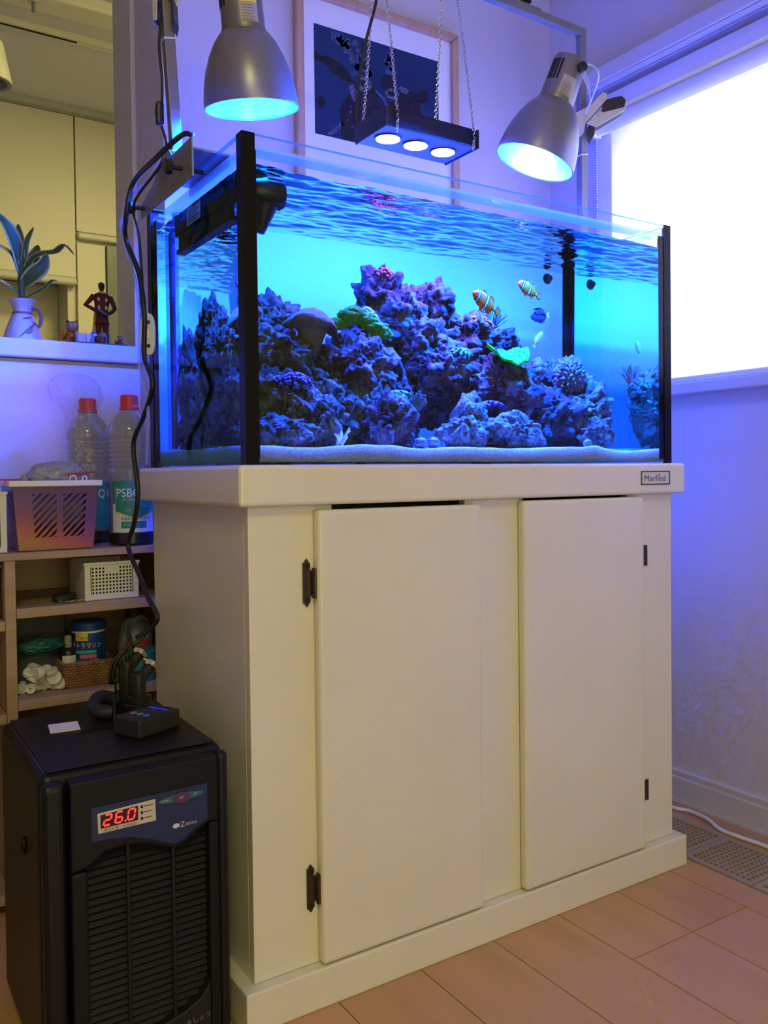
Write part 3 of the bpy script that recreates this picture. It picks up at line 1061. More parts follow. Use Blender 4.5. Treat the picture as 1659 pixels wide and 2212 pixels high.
# green plate coral (fluoresces green under the blue lamps)
def fluor(name, col, col2, st):
    m = mat(name, col, 0.8, spec=0.1, col2=col2, scale=170, bump=0.8, bscale=220)
    b = m.node_tree.nodes['Principled BSDF']
    b.inputs['Emission Color'].default_value = (*col, 1)
    b.inputs['Emission Strength'].default_value = st
    m.cycles.emission_sampling = 'NONE'
    return m


M_plateg = fluor('plate_coral_green', (0.02, 0.30, 0.008), (0.006, 0.10, 0.004), 0.50)
mb = MB()
lays = []
NR, NA = 12, 72
for th in (0.0, 0.004):
    rows = []
    for i in range(NR + 1):
        r = i / NR
        row = []
        for q in range(NA):
            a = 2 * PI * q / NA
            z = 0.014 * r ** 2 * (1 + 0.8 * math.cos(2 * a)) + 0.0025 * r * r * math.sin(9 * a)
            row.append(V((0.568 + 0.047 * r * math.cos(a) * (1 + 0.05 * math.sin(5 * a)), 0.150 + 0.036 * r * math.sin(a), 1.0065 + z * 0.8 + 0.42 * 0.036 * r * math.sin(a) + th + 0.0014 * rr.uniform(-1, 1) * (r > .1))))
        rows.append(row)
    lays.append(rows)
mb.rings(lays[0][1:][::-1][::-1] + lays[1][1:][::-1])
tag(mb.build('plate_coral', M_plateg, smooth=180, org=(0.568, 0.15, 1.0)), 'bright green wavy plate coral on the purple boulder', 'coral')
# green mossy coral cap
mb = MB()
for i in range(7):
    craggy(mb, (0.225 + 0.015 * i + rr.uniform(-.006, .006), 0.20 + rr.uniform(-.012, .012), 1.072 - 0.010 * abs(i - 2) * 0.9 + rr.uniform(-.004, .004)), (0.020, 0.018, 0.011), 50 + i, 4, 0.9)
tag(mb.build('mossy_coral', fluor('moss_coral', (0.06, 0.24, 0.015), (0.03, 0.12, 0.012), 0.10), fix=False), 'green mossy coral mat on the lavender boulder', 'coral')
mb = MB()
for i in range(60):
    u, v = rr.uniform(0, 2 * PI), rr.uniform(0, 1)
    rad = 0.026
    p = V((0.292 + rad * math.cos(u) * v ** .5, 0.225 + rad * math.sin(u) * v ** .5 * 0.7, 1.058 + 0.026 * (1 - v)))
    mb.sphere(p, 0.0048, sub=2)
tag(mb.build('button_coral', mat('pale_button', (0.16, 0.30, 0.22), 0.7, col2=(0.08, 0.2, 0.14), scale=200), smooth=180), 'cluster of pale blue button polyps right of the green mossy coral', 'coral')


def polyps(name, c, rx, ry, rz, n, r, m_, lab, spread=1.0):
    mb = MB()
    for i in range(n):
        a, q = rr.uniform(0, 2 * PI), rr.uniform(0, 1) ** .5
        h = math.sqrt(max(0, 1 - q * q))
        p = V((c[0] + rx * q * math.cos(a), c[1] + ry * q * math.sin(a), c[2] + rz * h))
        d = V((math.cos(a) * q, math.sin(a) * q, h + 0.4)).normalized()
        mb.lathe([(r * 0.5, -r), (r * 0.55, r * 0.5), (r, r * 1.2), (r * 0.6, r * 1.5)], p, d, 7)
    tag(mb.build(name, m_, smooth=60), lab, 'coral')


M_viol = mat('violet_polyp', (0.10, 0.04, 0.22), 0.7, col2=(0.05, 0.02, 0.12), scale=200)
polyps('star_polyps', (0.110, 0.095, 0.930), 0.026, 0.020, 0.020, 90, 0.0032, M_viol, 'violet polyp carpet on the left pile beside the black strip')
polyps('star_polyps', (0.512, 0.125, 0.910), 0.028, 0.020, 0.012, 70, 0.003, M_viol, 'small violet polyp mat between the two whitish rocks')
M_redc = mat('red_coral', (0.42, 0.06, 0.06), 0.8, col2=(0.28, 0.04, 0.05), scale=120)
polyps('red_coral', (0.548, 0.250, 1.072), 0.034, 0.024, 0.020, 90, 0.0034, M_redc, 'dusky red coral crust below the left clownfish')
M_bg = mat('blue_green_polyp', (0.04, 0.26, 0.12), 0.8, col2=(0.03, 0.13, 0.09), scale=120)
polyps('green_polyps', (0.470, 0.182, 1.005), 0.024, 0.016, 0.016, 60, 0.0032, M_bg, 'blue green polyps on the lilac overhang')
polyps('green_polyps', (0.318, 0.135, 0.912), 0.030, 0.022, 0.022, 90, 0.003, M_bg, 'dark blue green polyps above the front purple rock')
polyps('red_coral', (0.351, 0.285, 1.148), 0.022, 0.020, 0.020, 70, 0.003, M_redc, 'pinkish crust on the highest reef peak')


def branchy(name, c, r, n, ln, m_, lab):
    mb = MB()
    for i in range(n):
        a, q = rr.uniform(0, 2 * PI), rr.uniform(0.05, 1)
        d = V((math.cos(a) * q, math.sin(a) * q * 0.7, 1.1 - q * 0.6)).normalized()
        p = V(c) + d * r * 0.3
        L = ln * rr.uniform(0.6, 1.1)
        mb.cyl(p, p + d * L, 0.0036, 0.0016, 6)
        for k in range(5):
            e2 = (d + V((rr.uniform(-1, 1), rr.uniform(-1, 1), rr.uniform(-.3, 1))) * 0.8).normalized()
            s = p + d * L * rr.uniform(0.3, 0.95)
            mb.cyl(s, s + e2 * L * 0.28, 0.0024, 0.0010, 5)
    tag(mb.build(name, m_, smooth=60), lab, 'coral')


branchy('branching_coral', (0.593, 0.300, 1.072), 0.03, 34, 0.042, mat('blue_coral', (0.06, 0.10, 0.12), 0.8), 'bluish bushy coral rising behind the red crust')
branchy('algae_tuft', (0.774, 0.330, 0.985), 0.02, 26, 0.042, mat('dark_algae', (0.05, 0.11, 0.08), 0.8), 'dark green algae tuft at the back right corner')
branchy('algae_tuft', (0.338, 0.100, 0.900), 0.014, 22, 0.026, mat('dark_algae'), 'small dark feathery tuft in front of the overhang')
branchy('coral_rubble', (0.175, 0.060, 0.840), 0.012, 9, 0.024, mat('bleached', (0.72, 0.72, 0.74), 0.8), 'white branching coral rubble on the sand')
# frilly coral: ball of radiating folds
mb = MB()
d = bmesh.ops.create_icosphere(mb.b, subdivisions=6, radius=1)
for v in d['verts']:
    p = v.co.copy()
    a = math.atan2(p.y, p.x)
    k = noise.voronoi(p * 3.6)[0]
    h = 1 + 0.22 * min(1, (k[1] - k[0]) * 2.2) + 0.05 * math.sin(26 * p.z + 6 * noise.noise(p * 5))
    v.co = V((0.747 + p.x * 0.033 * h, 0.196 + p.y * 0.030 * h, 0.985 + p.z * 0.036 * h))
tag(mb.build('frilly_coral', mat('frilly', (0.14, 0.12, 0.12), 0.8, col2=(0.07, 0.06, 0.07), scale=90), smooth=180), 'rounded frilly coral on top of the right pile', 'coral')

# snails
for (x, y, r, lab, c_) in ((0.319, 0.045, 0.014, 'black striped snail on the sand left of centre', (0.03, 0.03, 0.05)),
                           (0.350, 0.058, 0.014, 'round dark snail beside the striped snail', (0.10, 0.07, 0.12)),
                           (0.690, 0.028, 0.010, 'small snail shell on the sand in front of the right pile', (0.08, 0.10, 0.16))):
    mb = MB()
    pts = []
    rads = []
    z0 = sandz(x, y)
    for k in range(26):
        t = k / 25
        a = t * 2 * PI * 2.4
        R = r * 0.55 * (1 - t) ** 0.8
        pts.append(V((x + R * math.cos(a), y - r * 0.2 + R * math.sin(a) * 0.8, z0 + r * 0.45 + r * 0.9 * t)))
        rads.append(r * 0.62 * (1 - t) ** 0.9 + 0.0008)
    mb.tube(pts, rads, 10)
    tag(mb.build('snail', mat('snail_%.2f' % c_[0], c_, 0.35, col2=(0.25, 0.25, 0.32), scale=160, stretch=(1, 1, 3)), smooth=180), lab, 'snail')


# ------------------------------------------------------------------ fish
M_or = mat('fish_orange', (0.95, 0.10, 0.003), 0.6, spec=0.1, col2=(0.90, 0.08, 0.003), scale=80)
M_fw = mat('fish_white', (0.55, 0.50, 0.22), 0.4)
M_fb = mat('fish_black', (0.012, 0.012, 0.02), 0.45)


def fish_frame(head, tail, lean=0.0):
    h, t = V(head), V(tail)
    x = (h - t).normalized()
    y = V((0, 1, 0)) - x * x.y
    y.normalize()
    z = x.cross(y)
    if z.z < 0:
        z, y = -z, -y
    M = Matrix.Identity(4)
    for i in range(3):
        M[i][0], M[i][1], M[i][2], M[i][3] = x[i], y[i], z[i], t[i]
    return M, (h - t).length


def loft(mb, M, L, prof, mats_at, n=20):
    """prof: t (0 tail .. 1 nose), half height, half width, z offset"""
    rings = []
    for t, h, w_, zo in prof:
        rings.append([M @ V((t * L, w_ * L * math.sin(2 * PI * k / n), zo * L + h * L * math.cos(2 * PI * k / n))) for k in range(n)])
    b0 = len(mb.b.faces)
    mb.rings(rings)
    mb.b.faces.ensure_lookup_table()
    for i in range(len(rings) - 1):
        tm = 0.5 * (prof[i][0] + prof[i + 1][0])
        for k in range(n):
            mb.b.faces[b0 + i * n + k].material_index = mats_at(tm)


def dense(prof, n):
    out = []
    ts = [p[0] for p in prof]
    for i in range(n + 1):
        t = ts[0] + (ts[-1] - ts[0]) * i / n
        k = max(j for j in range(len(ts)) if ts[j] <= t + 1e-9)
        k = min(k, len(ts) - 2)
        s = (t - ts[k]) / (ts[k + 1] - ts[k])
        s2 = s * s * (3 - 2 * s)
        out.append((t, *[prof[k][q] + (prof[k + 1][q] - prof[k][q]) * (s if q > 2 else s2) for q in (1, 2, 3)]))
    return out


def fin(M, L, pts, th, m_, parent, name, edge=None, rim=0.0):
    """flat fin in the body's middle plane (x, z) with an optional dark rim"""
    c = V((sum(p[0] for p in pts) / len(pts), sum(p[1] for p in pts) / len(pts)))
    if edge:
        f = MB().prism([(x * L, z * L) for x, z in pts], -th * 0.5, th * 0.5, M).build(name, edge, parent)
        ins = [(c[0] + (x - c[0]) * (1 - rim), c[1] + (z - c[1]) * (1 - rim)) for x, z in pts]
        MB().prism([(x * L, z * L) for x, z in ins], -th * 0.9, th * 0.9, M).build(name + '_web', m_, f)
    else:
        MB().prism([(x * L, z * L) for x, z in pts], -th * 0.5, th * 0.5, M).build(name, m_, parent)


def clownfish(head, tail, lab):
    M, L = fish_frame(head, tail)
    f = thing('clownfish', lab, 'fish', M @ V((L * 0.5, 0, 0)), 'clownfish')
    prof = dense([(0.13, 0.055, 0.03, 0.0), (0.20, 0.075, 0.04, 0.0), (0.35, 0.16, 0.065, 0.0), (0.52, 0.205, 0.085, -0.005), (0.70, 0.205, 0.095, -0.01),
                  (0.85, 0.16, 0.09, 0.0), (0.95, 0.09, 0.06, 0.0), (1.0, 0.03, 0.02, -0.005)], 60)

    def ma(t):
        for lo, hi in ((0.165, 0.205), (0.475, 0.540), (0.800, 0.845)):
            if lo < t < hi:
                return 1
            if lo - 0.026 < t < hi + 0.026:
                return 2
        return 0
    mb = MB()
    loft(mb, M, L, prof, ma)
    mb.build('body', [M_or, M_fw, M_fb], f, smooth=180)
    fin(M, L, [(0.15, 0.05), (0.08, 0.11), (0.0, 0.11), (-0.045, 0.05), (-0.05, -0.03), (-0.02, -0.10), (0.06, -0.11), (0.15, -0.05)], 0.0016, M_or, f, 'tail_fin', M_fb, 0.24)
    fin(M, L, [(0.74, 0.17), (0.70, 0.26), (0.62, 0.27), (0.56, 0.21), (0.54, 0.18)], 0.0014, M_or, f, 'dorsal_fin', M_fb, 0.3)
    fin(M, L, [(0.46, 0.18), (0.42, 0.25), (0.33, 0.26), (0.26, 0.18), (0.25, 0.09)], 0.0014, M_or, f, 'dorsal_fin', M_fb, 0.22)
    fin(M, L, [(0.40, -0.16), (0.36, -0.23), (0.27, -0.22), (0.22, -0.13), (0.25, -0.08)], 0.0014, M_or, f, 'anal_fin', M_fb, 0.22)
    fin(M, L, [(0.68, -0.18), (0.60, -0.28), (0.53, -0.27), (0.55, -0.18)], 0.0014, M_or, f, 'pelvic_fin', M_fb, 0.25)
    S = -1 if (M @ V((0, 1, 0)) - M @ V((0, 0, 0))).y > 0 else 1
    Mp = M @ Matrix.Translation((0, S * 0.098 * L, 0)) @ Matrix.Rotation(S * -0.25, 4, 'Z')
    fin(Mp, L, [(0.74, 0.01), (0.66, 0.065), (0.58, 0.05), (0.56, -0.03), (0.62, -0.085), (0.70, -0.06)], 0.0014, M_or, f, 'pectoral_fin', M_fb, 0.25)
    for s in (-1, 1):
        MB().sphere(M @ V((0.905 * L, s * 0.066 * L, 0.035 * L)), 0.022 * L, sub=2).build('eye', M_fb, f, smooth=180)


clownfish((0.5075, 0.196, 1.132), (0.572, 0.206, 1.100), 'larger orange clownfish nearer the reef, lower of the two')
clownfish((0.640, 0.240, 1.170), (0.697, 0.246, 1.147), 'orange clownfish swimming higher and further right')

M_tb = mat('tang_blue', (0.01, 0.02, 0.14), 0.4)
M_ty = mat('tang_yellow', (0.70, 0.55, 0.02), 0.5)
M, L = fish_frame((0.678, 0.255, 1.109), (0.7305, 0.263, 1.114))
f = thing('blue_tang', 'small blue tang with a yellow tail below the clownfish', 'fish', M @ V((L * 0.5, 0, 0)))
mb = MB()
loft(mb, M, L, dense([(0.12, 0.05, 0.02, 0), (0.25, 0.16, 0.05, 0), (0.50, 0.25, 0.075, 0), (0.75, 0.23, 0.075, 0), (0.92, 0.13, 0.05, -0.02), (1.0, 0.03, 0.02, -0.04)], 30), lambda t: 0)
mb.build('body', [M_tb], f, smooth=180)
fin(M, L, [(0.13, 0.03), (0.05, 0.10), (-0.03, 0.13), (0.0, 0.0), (-0.03, -0.08), (0.05, -0.06), (0.13, -0.04)], 0.0014, M_ty, f, 'tail_fin')
fin(M, L, [(0.86, 0.17), (0.75, 0.27), (0.50, 0.31), (0.30, 0.26), (0.20, 0.13), (0.5, 0.22)], 0.0014, M_fb, f, 'dorsal_fin')
fin(M, L, [(0.60, -0.24), (0.45, -0.30), (0.28, -0.25), (0.20, -0.12), (0.45, -0.22)], 0.0014, M_fb, f, 'anal_fin')
for s in (-1, 1):
    fin(M @ T(0, s * 0.062 * L, 0), L, [(0.84, 0.12), (0.6, 0.17), (0.35, 0.13), (0.18, 0.03), (0.35, 0.06), (0.55, 0.06), (0.7, 0.03)], 0.004, M_fb, f, 'side_marking')
    MB().sphere(M @ V((0.88 * L, s * 0.052 * L, 0.03 * L)), 0.028 * L, sub=2).build('eye', M_fb, f, smooth=180)
M, L = fish_frame((0.755, 0.335, 1.090), (0.738, 0.345, 1.058))
f = thing('pale_fish', 'tiny pale lilac fish heading up beside the corner', 'fish', M @ V((L * 0.5, 0, 0)))
mb = MB()
loft(mb, M, L, dense([(0.15, 0.05, 0.03, 0), (0.4, 0.17, 0.08, 0), (0.7, 0.2, 0.09, 0), (0.9, 0.14, 0.08, 0), (1.0, 0.04, 0.03, 0)], 20), lambda t: 1 if t > 0.8 else 0)
mb.build('body', [mat('pale_lilac', (0.55, 0.48, 0.62), 0.5), M_fw], f, smooth=180)
fin(M, L, [(0.17, 0.04), (0.0, 0.13), (-0.03, 0.0), (0.0, -0.13), (0.17, -0.04)], 0.0012, mat('pale_lilac'), f, 'tail_fin')
fin(M, L, [(0.8, 0.14), (0.6, 0.28), (0.3, 0.24), (0.25, 0.08)], 0.0012, mat('pale_lilac'), f, 'dorsal_fin')

# ------------------------------------------------------------------ things inside the tank
mg = thing('suction_holder', 'small round suction holder on the back glass near the corner', 'suction cup', (0.829, 0.4405, 1.225))
MB().lathe([(0.012, 0), (0.011, 0.003), (0.006, 0.006), (0.004, 0.010)], (0.829, 0.4412, 1.222), (0, -1, 0), 20).build('cup', M_black, mg, smooth=40)
MB().cyl((0.829, 0.431, 1.222), (0.829, 0.425, 1.222), 0.006, n=14).build('button', M_black, mg, smooth=40)

pp = thing('overflow_pipe', 'clear blue tinted overflow tube standing in the back left corner', 'pipe', (0.05, 0.385, ZT + 0.02))
M_tub = thin('acrylic_tube', (0.50, 0.66, 0.95), haze=(0.25, 0.4, 0.9), hazef=0.06)
MB().lathe([(0.026, 0), (0.026, 0.43)], (0.052, 0.385, ZT + 0.02), cap0=False, cap1=False).build('outer_tube', M_tub, pp, smooth=180)
MB().lathe([(0.012, 0), (0.012, 0.40)], (0.052, 0.385, ZT + 0.02), cap0=False, cap1=False).build('inner_tube', mat('dark_tube', (0.03, 0.05, 0.18), 0.4), pp, smooth=180)
mb = MB()
mb.lathe([(0.0275, 0.425), (0.0275, 0.435), (0.0262, 0.435), (0.0262, 0.425)], (0.052, 0.385, ZT + 0.02), cap0=False, cap1=False)
mb.build('collar', M_tub, pp, smooth=40)

pu = thing('filter_pump', 'black hang-in filter pump inside the left glass with a warning label', 'pump', (0.045, 0.2, 1.19))
MB().box(0.018, 0.052, 0.100, 0.335, 1.208, 1.251).build('housing', M_blackm, pu, bev=0.003)
MB().box(0.016, 0.060, 0.075, 0.325, 1.176, 1.184).build('lower_tray', M_blackm, pu, bev=0.002)
MB().box(0.022, 0.050, 0.09, 0.32, 1.185, 1.2075).build('neck_block', M_black, pu, bev=0.003)
MB().box(0.020, 0.058, 0.060, 0.099, 1.200, 1.244).build('end_block', M_black, pu, bev=0.006)
part(MB().box(0.0168, 0.0178, 0.205, 0.270, 1.212, 1.244).build('warning_label', mat('label_paper', (0.80, 0.74, 0.66), 0.7), pu), 'white label with red print')
lab_ = [c for c in pu.children if c.name.startswith('warning_label')][0]
mb = MB()
for k in range(6):
    z = 1.239 - k * 0.0045
    mb.box(0.0163, 0.0167, 0.210 + 0.012 * (k % 2), 0.265, z - 0.0011, z + 0.0011)
mb.build('printed_line', mat('red_ink', (0.55, 0.12, 0.08), 0.7), lab_)
MB().lathe([(0.016, -0.02), (0.020, 0.0), (0.0225, 0.008), (0.0225, 0.030), (0.020, 0.036)], (0.045, 0.056, 1.214), (1, 0.0, 0.02), 28).build('pump_head', M_black, pu, smooth=40)
mb = MB()
for k in range(12):
    a = 2 * PI * k / 12
    mb.box(0.0535, 0.0765, -0.0008, 0.0008, 0.0223, 0.0238, Matrix.Translation((0, 0.056, 1.2145)) @ Matrix.Rotation(a, 4, 'X'))
mb.build('grip_rib', M_black, pu)
MB().lathe([(0.020, 0), (0.008, 0.045)], (0.052, 0.056, 1.198), (-0.2, 0.1, -1), 24).build('nozzle_cone', M_black, pu, smooth=40)

# ================================================================== LIGHT STAND
st = thing('light_stand', 'grey square-tube light stand clamped over the aquarium', 'stand', (0.45, 0.258, ZR))
hw = 0.0085


def sqtube(p0, p1, side, name, parent, m_):
    p0, p1 = V(p0), V(p1)
    s = V(side).normalized()
    d = (p1 - p0).normalized()
    t = d.cross(s).normalized()
    rg = [[p + s * hw * a + t * hw * b for a, b in ((1, 1), (-1, 1), (-1, -1), (1, -1))] for p in (p0, p1)]
    return MB().rings(rg).build(name, m_, parent, bev=0.001)


sqtube((-0.0145, 0.235, 1.286), (-0.040, 0.240, 1.786), (1, 0, 0), 'post', st, M_grey)
sqtube((0.912, 0.258, 1.255), (0.919, 0.264, 1.786), (1, 0, 0), 'post', st, M_grey)
bm = sqtube((-0.031, 0.242, 1.7775), (0.9100, 0.263, 1.7775), (0, 1, 0), 'cross_beam', st, M_grey)
for x in (0.80, 0.855):
    MB().cyl((x, 0.2546, 1.7775), (x, 0.2535, 1.7775), 0.0038, n=12).build('bolt_hole', M_dark, bm)
MB().lathe([(0.004, 0), (0.004, 0.012), (0.012, 0.012), (0.013, 0.020), (0.010, 0.030), (0.003, 0.032)], (0.755, 0.262, 1.786), (0, 0, 1), 14).build('knob', M_black, bm, smooth=30)
MB().box(0.64, 0.79, 0.2525, 0.2731, 1.7870, 1.7900).build('sleeve_lip', M_grey, bm)


def clamp(side):
    s = 1 if side == 0 else -1
    X = (lambda v: v) if side == 0 else (lambda v: 0.9 - v)
    out = [(0.375, 1.243), (0.375, 1.266), (0.300, 1.284), (0.252, 1.316), (0.219, 1.316), (0.204, 1.302), (0.11, 1.302), (0.11, 1.243)]
    Mx = Matrix(((0, 1, 0, 0), (1, 0, 0, 0), (0, 0, 1, 0), (0, 0, 0, 1)))
    MB().prism(out, X(-0.0345), X(-0.0315), Mx).build('outer_plate', M_grey, st, bev=0.001)
    b = sorted((X(-0.0312), X(0.0265)))
    MB().box(b[0], b[1], 0.11, 0.29, 1.2835, 1.2865).build('bridge_plate', M_grey, st)
    b = sorted((X(0.0235), X(0.0265)))
    MB().box(b[0], b[1], 0.11, 0.29, 1.268, 1.2833).build('inner_plate', M_grey, st)
    b = sorted((X(-0.026), X(-0.004)))
    MB().box(b[0], b[1], 0.225, 0.247, 1.287, 1.312).build('socket', M_grey, st, bev=0.001)
    for y, z in ((0.155, 1.266), (0.355, 1.256)):
        k = MB().lathe([(0.010, 0), (0.0125, 0.002), (0.0125, 0.010), (0.009, 0.012)], (X(-0.062), y, z), (s, 0, 0), 10).build('clamp_knob', M_black, st, smooth=30)
        MB().cyl((X(-0.050), y, z), (X(-0.0014), y, z), 0.0035, n=10).build('screw', M_black, k, smooth=40)


clamp(0)
M_tie = mat('white_tie', (0.75, 0.76, 0.80), 0.4)
for (x, y, z) in ((-0.0254, 0.2375, 1.500), (-0.0164, 0.2355, 1.322), (0.9152, 0.2607, 1.505)):
    mb = MB()
    q = hw + 0.0009
    mb.tube([(x - q, y - q, z - 0.004), (x + q, y - q, z), (x + q, y + q, z), (x - q, y + q, z - 0.004)], 0.0016, 6, closed=True)
    mb.build('cable_tie', M_tie, st, smooth=60)
MB().box(0.9005, 0.9032, 0.235, 0.285, 1.243, 1.2985).box(0.8885, 0.9000, 0.235, 0.285, 1.2825, 1.2855).build('rim_hook', M_grey, st)

# ================================================================== CLIP LAMPS
RT = V((math.cos(0.5983), -math.sin(0.5983), 0))
FW = V((math.sin(0.5983), math.cos(0.5983), 0))


def clip_lamp(name_label, A, D, R, strength, col, sticker, slots_side):
    """bell reflector lamp; A centre of the opening, D pointing direction"""
    A, D = V(A), V(D).normalized()
    U = -D
    L = thing('clip_lamp', name_label, 'lamp', A)
    k = R / 0.076
    bell = [(0.076, 0.0), (0.0755, 0.012), (0.073, 0.032), (0.068, 0.055), (0.060, 0.078), (0.050, 0.098), (0.0405, 0.111), (0.0355, 0.115)]
    MB().lathe([(r * k, h * k) for r, h in bell], A, U, 56, False, False).build('shade', M_silver, L, smooth=60)
    MB().lathe([((r - 0.0022) * k, h * k) for r, h in bell], A + U * 0.0004, U, 56, False, True).build('reflector', M_refl, L, smooth=60)
    MB().lathe([(0.0738 * k, -0.0008), (0.0764 * k, -0.0008), (0.0766 * k, 0.0012), (0.0736 * k, 0.0012), (0.0738 * k, -0.0008)], A, U, 56, False, False).build('rim', M_silver, L, smooth=40)
    n0 = A + U * 0.1145 * k
    nk = MB().lathe([(0.0365, 0), (0.0365, 0.002), (0.0345, 0.003), (0.0325, 0.085), (0.031, 0.088), (0.0, 0.089)], n0, U, 40).build('neck', M_silver, L, smooth=30)
    # vent slots and sticker follow the neck's side
    E1 = (RT * slots_side[0] - FW * slots_side[1])
    E1 = (E1 - U * E1.dot(U)).normalized()
    E2 = U.cross(E1)
    for j in range(4):
        a = (j - 1.5) * 0.22
        dr = E1 * math.cos(a) + E2 * math.sin(a)
        tn = U.cross(dr)
        M = Matrix.Identity(4)
        c = n0 + U * 0.055 + dr * 0.0336
        for i in range(3):
            M[i][0], M[i][1], M[i][2], M[i][3] = tn[i], dr[i], U[i], c[i]
        MB().box(-0.0017, 0.0017, -0.0012, 0.0008, -0.020, 0.020, M).build('vent_slot', M_dark, nk)
    # sticker: curved patch
    F1 = (RT * sticker[0] - FW * sticker[1])
    F1 = (F1 - U * F1.dot(U)).normalized()
    F2 = U.cross(F1)

    def patch(nm, h0, h1, a0, a1, off, m_, par):
        mb = MB()
        rows = []
        for h in (h0, h1):
            rr_ = 0.0345 - 0.002 * (h - 0.003) / 0.082 + off
            rows.append([n0 + U * h + (F1 * math.cos(a) + F2 * math.sin(a)) * rr_ for a in [a0 + (a1 - a0) * q / 10 for q in range(11)]])
        inner = [[n0 + U * h + ((p - n0 - U * h) * 0.99) for p in r] for r, h in zip(rows, (h0, h1))]
        for q in range(10):
            mb.quad(rows[0][q], rows[0][q + 1], rows[1][q + 1], rows[1][q])
        return mb.build(nm, m_, par, smooth=180)
    sk = patch('sticker', 0.008, 0.046, -0.42, 0.42, 0.0006, mat('sticker_silver', (0.42, 0.39, 0.32), 0.35), nk)
    if sticker[2]:
        patch('sticker_band', 0.036, 0.046, -0.42, 0.42, 0.0010, mat('sticker_yellow', (0.80, 0.66, 0.06), 0.5), sk)
    for q in range(6):
        patch('sticker_line', 0.010 + q * 0.0042, 0.0112 + q * 0.0042, -0.34, 0.30 - 0.05 * (q % 3), 0.0010, mat('ink_grey', (0.22, 0.19, 0.16), 0.6), sk)
    # LED bulb
    bl = MB().lathe([(0.013, 0.0), (0.013, 0.030), (0.018, 0.044), (0.028, 0.0635)], A + U * 0.098 * k, D, 28).build('bulb_body', M_white, L, smooth=40)
    MB().lathe([(0.0285, 0.0), (0.0285, 0.006), (0.025, 0.015), (0.016, 0.022), (0.0, 0.025)], A + U * 0.034 * k, D, 14).build('bulb_dome', emis('bulb_%s' % int(strength), col, strength), bl, smooth=60)
    return L, n0, U


LL, nL, uL = clip_lamp('silver clip lamp pointing straight down at the left above the tank', (0.089, 0.172, 1.3905), (0.150, 0.112, -1), 0.0760, LAMP_L, BLUE, (0.55, 1, 1), (-0.95, 0.55))
LR, nR, uR = clip_lamp('silver clip lamp tilted left at the right above the tank', (0.642, 0.109, 1.391), (-0.283, 0.193, -0.94), 0.0775, LAMP_R, BLUE2, (0.35, 1, 0), (-0.8, 0.8))


def plate2d(pts, ref, y0, y1, name, m_, parent):
    """sheet outline given in the plane spanned by RT and Z at ref, thickness along FW"""
    M = Matrix.Identity(4)
    for i in range(3):
        M[i][0], M[i][1], M[i][2], M[i][3] = RT[i], FW[i], (0, 0, 1)[i], ref[i]
    return MB().prism(pts, y0, y1, M).build(name, m_, parent, bev=0.0008)


ref = (0.918, 0.262, 1.53)
M_clip = mat('clip_steel', (0.56, 0.55, 0.56), 0.3, metal=0.6)
jawA = [(-0.0197, 0.0617), (0.019, 0.0821), (0.0348, 0.0996), (0.0453, 0.1089), (0.0536, 0.1046), (0.0524, 0.0922), (0.0051, 0.0407), (0.0017, 0.0199), (-0.0077, 0.0096), (-0.0202, 0.0118)]
for y0 in (-0.0165, 0.0140):
    plate2d(jawA, ref, y0, y0 + 0.0022, 'clip_jaw', M_clip, LR)
jawB = [(0.005, 0.0386), (0.0448, 0.0631), (0.0918, 0.0741), (0.0961, 0.0875), (0.0985, 0.0803), (0.0928, 0.0670), (0.0268, 0.0295)]
for y0 in (-0.0190, 0.0166):
    plate2d(jawB, ref, y0, y0 + 0.0022, 'clip_jaw', M_clip, LR)
plate2d([(0.0483, 0.0922), (0.0712, 0.0982), (0.0869, 0.1012), (0.0961, 0.0917), (0.0918, 0.0751), (0.0531, 0.0599), (0.0449, 0.0673)], ref, -0.0135, 0.0135, 'clip_grip', M_black, LR)
plate2d([(0.0130, 0.0375), (0.0364, 0.0486), (0.0258, 0.030), (0.0256, 0.0165), (0.0185, 0.0041), (0.0135, 0.0115)], ref, -0.0138, 0.0135, 'clip_pad', M_black, LR)
pv = V(ref) + RT * 0.038 + V((0, 0, 0.057)) - FW * 0.0185
MB().cyl(pv, pv - FW * 0.004, 0.006, n=16).build('pivot_rivet', M_chrome, LR, smooth=40)
k0 = nR + uR * 0.062
ed = (RT * 0.75 - FW * 0.66).normalized()
arm0 = k0 + ed * 0.035
arm1 = V(ref) + RT * 0.015 + V((0, 0, 0.088)) - FW * 0.02
mb = MB()
dirv = (arm1 - arm0)
sd = V((0, 0, 1))
nn = dirv.cross(sd).normalized()
rg = []
for t, hh in ((0, 0.010), (0.55, 0.010), (0.62, 0.008), (1, 0.007)):
    p = arm0 + dirv * t + nn * (0.006 * math.sin(t * PI))
    rg.append([p + sd * hh + nn * 0.001, p - sd * hh + nn * 0.001, p - sd * hh - nn * 0.001, p + sd * hh - nn * 0.001])
mb.rings(rg)
mb.build('bracket_arm', M_clip, LR)
MB().lathe([(0.0085, 0), (0.0095, 0.002), (0.0095, 0.010), (0.006, 0.012)], arm0 + nn * -0.001, (RT * 0.2 - FW), 12).build('swivel_knob', M_black, LR, smooth=30)
q0 = V(ref) + RT * -0.023 + V((0, 0, 0.028)) - FW * 0.012
MB().lathe([(0.007, 0), (0.009, 0.002), (0.009, 0.009), (0.006, 0.011)], q0, (-RT * 0.6 - FW), 12).build('swivel_knob', M_black, LR, smooth=30)
MB().tube([k0 + uR * 0.02 + RT * 0.030, k0 + uR * 0.014 + RT * 0.05, k0 + RT * 0.062 + V((0, 0, -0.012)), V(ref) + V((-0.002, -0.012, 0.06))], 0.0014, 6, smooth=8).build('wire', M_white, LR, smooth=180)

